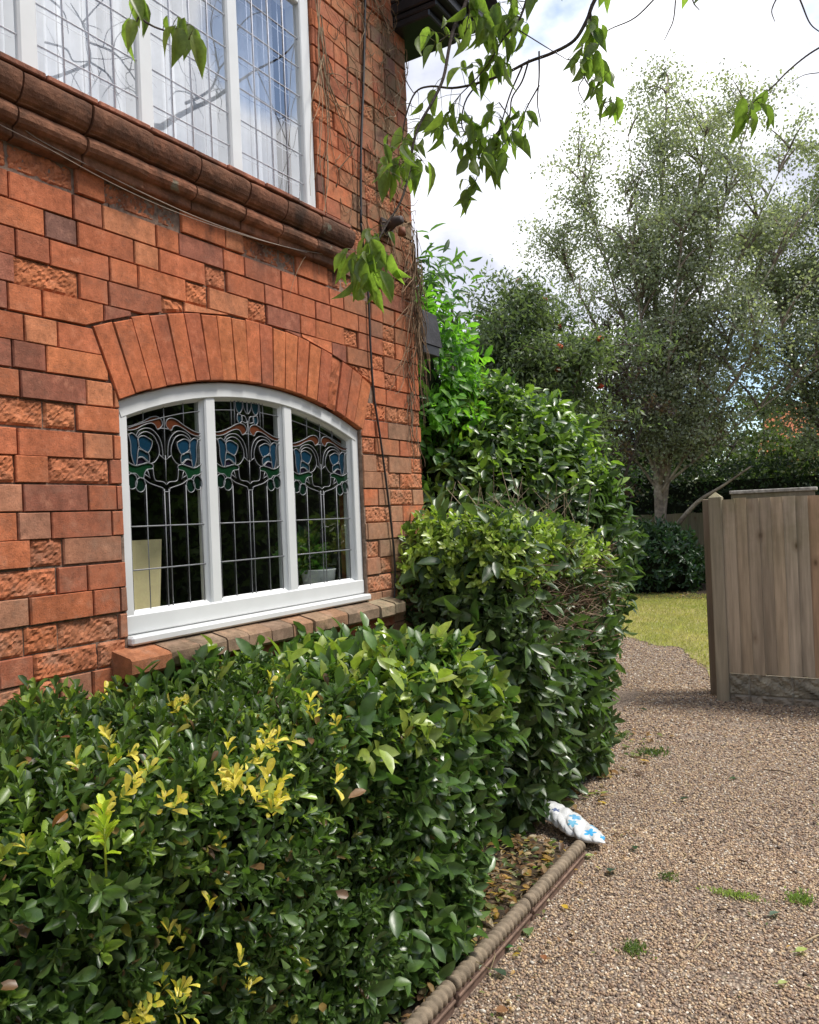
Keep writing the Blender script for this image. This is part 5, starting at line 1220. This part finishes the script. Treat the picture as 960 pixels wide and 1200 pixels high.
hangt('r', [(130, -50), (155, -5), (163, 18), (178, 30), (200, 38), (222, 46)], 1.75, .0035, .0014); hangt('s', [(810, -30), (812, 0), (820, 12)], 2.3, .003, .001); hangt('t', [(163, 18), (156, 35), (152, 44)], 1.75, .002, .001)
hangt('u', [(960, 85), (942, 88), (925, 98)], 2.3, .0015, .0008)
for nm, sp_ in (('a', 2.25), ('b', 2.4), ('j', 2.3), ('i', 2.5), ('l', 2.2), ('m', 2.4), ('o', 2.3), ('q', 2.4), ('r', 1.75), ('s', 2.3)):   # carry each back to the trunk, above the view
    a = H[nm][0]; up_ = a + np.array([.30, -.25, .9]); limb([a, up_, up_ * .4 + tip * .6 + [0, 0, .75], tip], .007, .028, 6)
tw.build('branches', [M_BARK], CT)
allt = np.concatenate(list(H.values()))
cl = [(575, 18, 30, 22, 2.3), (592, 48, 22, 14, 2.3), (512, 55, 22, 7, 2.3), (560, 40, 18, 7, 2.3), (575, 85, 20, 12, 2.35), (548, 95, 12, 4, 2.35), (700, 45, 14, 9, 2.4), (692, 75, 14, 9, 2.4), (704, 108, 16, 9, 2.4), (720, 130, 12, 5, 2.4), (682, 88, 10, 5, 2.4),
      (505, 148, 28, 12, 2.3), (535, 155, 26, 12, 2.35), (570, 160, 26, 14, 2.4), (605, 155, 22, 10, 2.4), (560, 185, 20, 12, 2.4), (575, 200, 16, 8, 2.4), (548, 228, 12, 6, 2.4), (470, 195, 24, 16, 2.1), (492, 205, 14, 6, 2.1), (455, 215, 12, 5, 2.1), (590, 175, 16, 7, 2.4),
      (440, 292, 16, 12, 1.95), (418, 312, 20, 14, 1.95), (440, 322, 22, 14, 1.95), (425, 340, 14, 8, 1.95), (160, 12, 10, 3, 1.75), (155, 32, 6, 2, 1.75), (205, 38, 16, 6, 1.75), (222, 46, 5, 2, 1.75), (885, 135, 16, 5, 2.2), (872, 152, 8, 2, 2.2), (905, 122, 5, 1, 2.2), (812, -6, 8, 2, 2.3), (710, 0, 8, 3, 2.4), (640, -4, 10, 3, 2.3)]
cl = [(x, y, R_ * 1.08, int(n * 1.35 + .5), d_) for x, y, R_, n, d_ in cl]
P, Dd = [], []
for x, y, R_, n, dist in cl:
    for k in range(n):
        a, q = r.uniform(0, 6.28), R_ * math.sqrt(r.random())
        P.append(at(x + q * math.cos(a), y - 14 + q * math.sin(a) * .8, dist + r.normal(0, .05))); Dd.append((r.normal(-.08, .42), r.normal(-.05, .42), -1 + r.normal(0, .2)))
P = np.array(P); Dd = np.array(Dd); n = len(P); sz = .074 * r.uniform(.5, 1.2, n); fo = MB()
near = allt[np.argmin(np.linalg.norm(P[:, None] - allt[None], axis=2), axis=1)]
P = near + (P - near) * np.minimum(1, .075 / (np.linalg.norm(P - near, axis=1, keepdims=True) + 1e-6)) + r.normal(0, .006, (n, 3))
for p, q in zip(P, near): fo.tube([q, (p + q) / 2 + [0, 0, .006], p], [.0011, .0009, .0008], 3, (.10, .10, .03), 0, False)
t_ = np.clip(r.normal(.4, .3, n), 0, 1); col = mixcol((.085, .125, .032), (.17, .24, .055), t_)
add_leaves(fo, P, Dd, r.normal(0, 1, (n, 3)) + np.array([.3, -.6, .3]), sz, sz * r.uniform(.32, .44, n), col, PEAR)
M_CHERRY = m_leaf('cherry_leaf', .4, .4, .58, 2.2, 90)
fo.build('foliage', [M_CHERRY], CT)

# ================================================================== SMALL THINGS ON THE GROUND
def m_bag():
    t = NT('printed_plastic'); t.col(t.mix(1.0, t.attr(), t.grey(t.ramp(t.noise(30, 3), .3, .7, .93, 1.05)), 'MULTIPLY')); t.bump(t.noise(22, 3, .5), .3, .008); return t.set(.28, .5)
r = np.random.default_rng(91); m = MB(); nu, nv = 280, 140; U, Vv = np.meshgrid(np.linspace(0, 1, nu), np.linspace(0, 2 * pi, nv, endpoint=False), indexing='ij')
A0, A1 = np.array((.44, 3.77, .085)), np.array((.80, 3.56, .02)); ax = A1 - A0; Lx = np.linalg.norm(ax[:2]); e = np.array((ax[0], ax[1], 0)) / Lx; sd_ = np.array((-e[1], e[0], 0))
wd = .064 * (.45 + .75 * np.sin(pi * np.clip(U * .93 + .12, 0, 1)) ** .7) * (1 - .8 * np.clip((U - .90) / .10, 0, 1)); ht = .034 * np.sin(pi * np.clip(U * .86 + .13, 0, 1)) ** .6 * (1 - .75 * np.clip((U - .9) / .1, 0, 1))
B0 = A0 + ax * U[..., None]; Q3 = np.stack([U * Lx, wd * np.cos(Vv), ht * np.sin(Vv)], -1); cr = np.ones_like(U)
for k in range(9):
    kv = r.normal(0, 1, 3); kv /= np.linalg.norm(kv); cr += .085 * (np.abs(np.sin(Q3 @ kv * r.uniform(25, 70) + r.uniform(0, 6))) - .63)
B = A0 + ax * U[..., None]; B[..., 2] = np.maximum(.04, B[..., 2]) + .004; V = B + sd_ * (wd * cr * np.cos(Vv))[..., None] + np.array((0, 0, 1.0)) * (ht * cr * np.sin(Vv))[..., None]; V[..., 2] = np.maximum(V[..., 2], .006)
col = np.tile((.58, .59, .59), (nu, nv, 1)); sx_, sy_ = U * Lx, wd * np.cos(Vv)
for fx, fy, fr_, cc in ((.10, -.02, .020, (.10, .13, .24)), (.20, .015, .030, (.12, .33, .52)), (.235, -.03, .026, (.14, .36, .50)), (.33, -.01, .030, (.06, .33, .60)), (.385, .02, .018, (.05, .30, .58)), (.29, .045, .02, (.12, .36, .55))):
    dx, dy = sx_ - fx, sy_ - fy; rr = np.hypot(dx, dy); th = np.arctan2(dy, dx); pet = rr < fr_ * (.42 + .58 * np.abs(np.cos(2.5 * th + fx * 60))); col[pet & (np.sin(Vv) > -.3)] = cc
i = np.arange(nu - 1)[:, None] * nv; j = np.arange(nv)[None]
m.add(V.reshape(-1, 3), [np.stack([i + j, i + (j + 1) % nv, i + nv + (j + 1) % nv, i + nv + j], -1).reshape(-1, 4), np.arange(nv)[None], (np.arange(nv) + (nu - 1) * nv)[None]], col.reshape(-1, 3), 0, True)
BG = thing('plastic_bag', 'crumpled white plastic bag printed with blue flowers at the end of the edging', 'bag', (.6, 3.74, 0)); m.build('bag_body', [m_bag()], BG)
m = MB()
for s_ in (-.05, .0, .045):   # torn ears at the open end
    p = A0 + sd_ * s_ + [0, 0, .045]; m.add([p + sd_ * -.02, p + sd_ * .02, p - e * .02 + sd_ * .012 + [0, 0, .055], p - e * .015 - sd_ * .006 + [0, 0, .04]], [(0, 1, 2, 3)], (.74, .75, .74))
m.build('torn_flap', [m_bag()], BG)

# leaf litter in the bed, too many to count
m = MB(); N = 1000; P = np.stack([r.uniform(.36, .71, N), r.uniform(1.7, 3.46, N), np.zeros(N)], -1); P[:, 2] = .045 + .018 * r.random(N)
PAL2 = np.array([(.26, .15, .07), (.17, .10, .05), (.34, .23, .12), (.10, .14, .05), (.42, .33, .18), (.12, .07, .04), (.20, .22, .08), (.45, .28, .09)])
def flatleaves(mb, P, leaf, cols, tpl=ELLI, w=.5): n = len(P); sz = leaf * r.uniform(.6, 1.25, n); add_leaves(mb, P, np.stack([r.normal(0, 1, n), r.normal(0, 1, n), r.normal(0, .14, n)], -1), np.array([0, 0, 1.0]) + r.normal(0, .3, (n, 3)), sz, sz * w, cols, tpl)
flatleaves(m, P, .042, PAL2[r.choice(8, N)] * r.uniform(.7, 1.2, (N, 1)))
P = np.stack([r.normal(.80, .06, 110), r.uniform(1.7, 3.9, 110), np.full(110, .016)], -1); P = P[P[:, 0] > .765]; flatleaves(m, P, .024, PAL2[r.choice(8, len(P))])
P = np.stack([r.uniform(.8, 1.9, 150), r.uniform(1.8, 6.5, 150), np.full(150, .014)], -1); flatleaves(m, P, .017, PAL2[r.choice(8, 150)])
P = np.stack([r.uniform(.25, .62, 120), r.uniform(3.7, 5.6, 120), np.full(120, .02)], -1); flatleaves(m, P, .05, PAL2[r.choice(8, 120)])
P = np.stack([r.uniform(-3, .2, 300), r.uniform(13.6, 15, 300), np.full(300, .025)], -1); flatleaves(m, P, .06, PAL2[r.choice(8, 300)])
for k in range(60):
    p = np.array([r.uniform(.42, .70), r.uniform(1.75, 3.42), .05]); d = np.array([r.normal(0, .1), r.normal(0, .1), r.normal(.01, .02)]); m.tube([p, p + d * .5 + r.normal(0, .006, 3), p + d], [.0022, .002, .0012], 4, np.array((.3, .24, .16)) * r.uniform(.6, 1.2), 0, False)
struct(m.build('leaf_litter', [M_LEAFT]), 'stuff')

def fallen(px, py, size, col, label, group=None, w=.6, name='fallen_leaf', zup=.014):
    m = MB(); p = onZ(px, py, .0); az = r.uniform(0, 6.28); d = np.array([[math.cos(az), math.sin(az), r.normal(0, .08)]])
    add_leaves(m, np.array([[p[0], p[1], zup]]), d, np.array([[r.normal(0, .18), r.normal(0, .18), 1.0]]), np.array([size]), np.array([size * w]), np.array([col]), ltemplate([(.15, .36), (.4, .5), (.72, .34)], .15, -.10))
    q = np.array([p[0], p[1], zup]); m.tube([q, q - d[0] * size * .4 + [0, 0, .002]], [.0012, .0008], 4, np.array(col) * .8)
    return loose(m, name, [M_LEAFT], (p[0], p[1], 0), label, 'leaf', group)
GRP = 'fallen leaves on the gravel'
fallen(720, 1022, .060, (.05, .10, .07), 'dark blue green fallen leaf, largest on the gravel beside the edging', GRP, .75)
fallen(743, 995, .050, (.035, .075, .035), 'dark green fallen leaf on gravel just beyond the largest blue green one', GRP)
fallen(619, 1092, .055, (.17, .26, .11), 'pale green fallen leaf on the gravel close to the middle edging tile', GRP, .8)
fallen(603, 1114, .050, (.05, .15, .06), 'fresh green fallen leaf next to the pale green one by the edging', GRP, .75)
fallen(593, 1149, .052, (.06, .10, .06), 'grey green fallen leaf by the nearest edging tile', GRP, .7)
fallen(636, 1124, .040, (.34, .15, .08), 'orange brown fallen leaf alone on the gravel beside the edging', GRP, .6)
fallen(666, 1069, .032, (.55, .38, .05), 'bright yellow fallen leaf on the gravel beside the edging', GRP, .7)
fallen(685, 1006, .045, (.36, .42, .20), 'pale lime fallen leaf on the gravel in front of the white bag', GRP, .7)
fallen(751, 833, .050, (.025, .06, .025), 'very dark green fallen leaf far up the drive beside the mixed hedge', GRP)
fallen(797, 940, .050, (.02, .05, .02), 'very dark green fallen leaf in the middle of the drive', GRP, .4)
fallen(933, 1120, .045, (.36, .45, .12), 'pale lime fallen leaf near the bare earth patch', GRP, .6)
fallen(912, 1158, .035, (.36, .42, .16), 'small pale fallen leaf beside the bare earth patch', GRP, .6)
fallen(903, 1077, .050, (.12, .18, .13), 'grey green fallen leaf toward the right edge of the drive', GRP, .6)
fallen(863, 915, .040, (.06, .10, .04), 'dull green fallen leaf on the drive in front of the fence', GRP)
fallen(704, 934, .050, (.26, .33, .14), 'light green fallen leaf on the gravel behind the white bag', GRP, .6)
fallen(645, 1060, .030, (.45, .40, .28), 'small straw coloured fallen leaf by the middle edging tile', GRP, .6)
fallen(581, 1189, .040, (.33, .18, .10), 'light brown fallen leaf at the bottom edge by the nearest edging tile', GRP, .8)
def tuft(px, py, sx, sy, n, cols, label, h=.02):
    m = MB(); p = onZ(px, py); P = np.stack([p[0] + r.normal(0, sx, n), p[1] + r.normal(0, sy, n), np.full(n, .008)], -1); D = np.stack([r.normal(0, .7, n), r.normal(0, .7, n), np.ones(n)], -1)
    sz = h * r.uniform(.6, 1.3, n); add_leaves(m, P, D, r.normal(0, 1, (n, 3)), sz, sz * .45, mixcol(cols[0], cols[1], r.random(n)), QUAD)
    return loose(m, 'weed_tuft', [M_LEAFT], (p[0], p[1], 0), label, 'weed', 'low weeds in the gravel')
tuft(765, 884, .05, .05, 260, ((.04, .07, .02), (.10, .14, .04)), 'dull green moss tuft in the gravel beyond the white bag', .022)
tuft(743, 1115, .022, .022, 260, ((.08, .12, .035), (.14, .20, .06)), 'small bright moss cushion in the near gravel', .014)
tuft(862, 1052, .045, .012, 300, ((.20, .27, .08), (.34, .38, .15)), 'long pale green weed streak on the gravel', .016)
tuft(938, 1057, .022, .03, 160, ((.12, .19, .05), (.22, .29, .09)), 'bright green weed near the right edge of the gravel', .02)
tuft(783, 1030, .018, .02, 110, ((.06, .09, .03), (.12, .15, .06)), 'faint grey green moss spot in the middle of the gravel', .014)
tuft(727, 864, .03, .04, 150, ((.04, .08, .02), (.08, .13, .04)), 'small moss patch close under the mixed hedge', .02)
for k, (a, b, lab) in enumerate([((897, 836), (918, 845), 'dark twig on the gravel below the stone faced board'), ((895, 902), (930, 908), 'long thin twig lying across the drive in front of the fence'), ((866, 1008), (880, 1016), 'short dark twig in the middle of the gravel'), ((814, 1112), (829, 1094), 'pale straw stem on the near gravel'), ((840, 1066), (856, 1069), 'short brown twig below the pale weed streak'), ((940, 1106), (965, 1094), 'pale twig at the right edge of the gravel')]):
    p, q = onZ(*a, .012), onZ(*b, .012); m = MB(); m.tube([p, (p + q) / 2 + [.008, .008, .006], q], [.0035, .003, .002], 5, (.10, .07, .05) if k not in (3, 5) else (.40, .32, .2)); loose(m, 'fallen_twig', [M_TENDRIL], (*p[:2], 0), lab, 'twig', 'twigs on the gravel')
m = MB(); m.box(.165, .205, 5.42, 5.47, -.05, .42, (.09, .07, .05), 0, .004); 
loose(m, 'timber_stub', [M_WOODP], (.185, 5.5, 0), 'short dark timber stub at the far foot of the mixed hedge', 'stub')
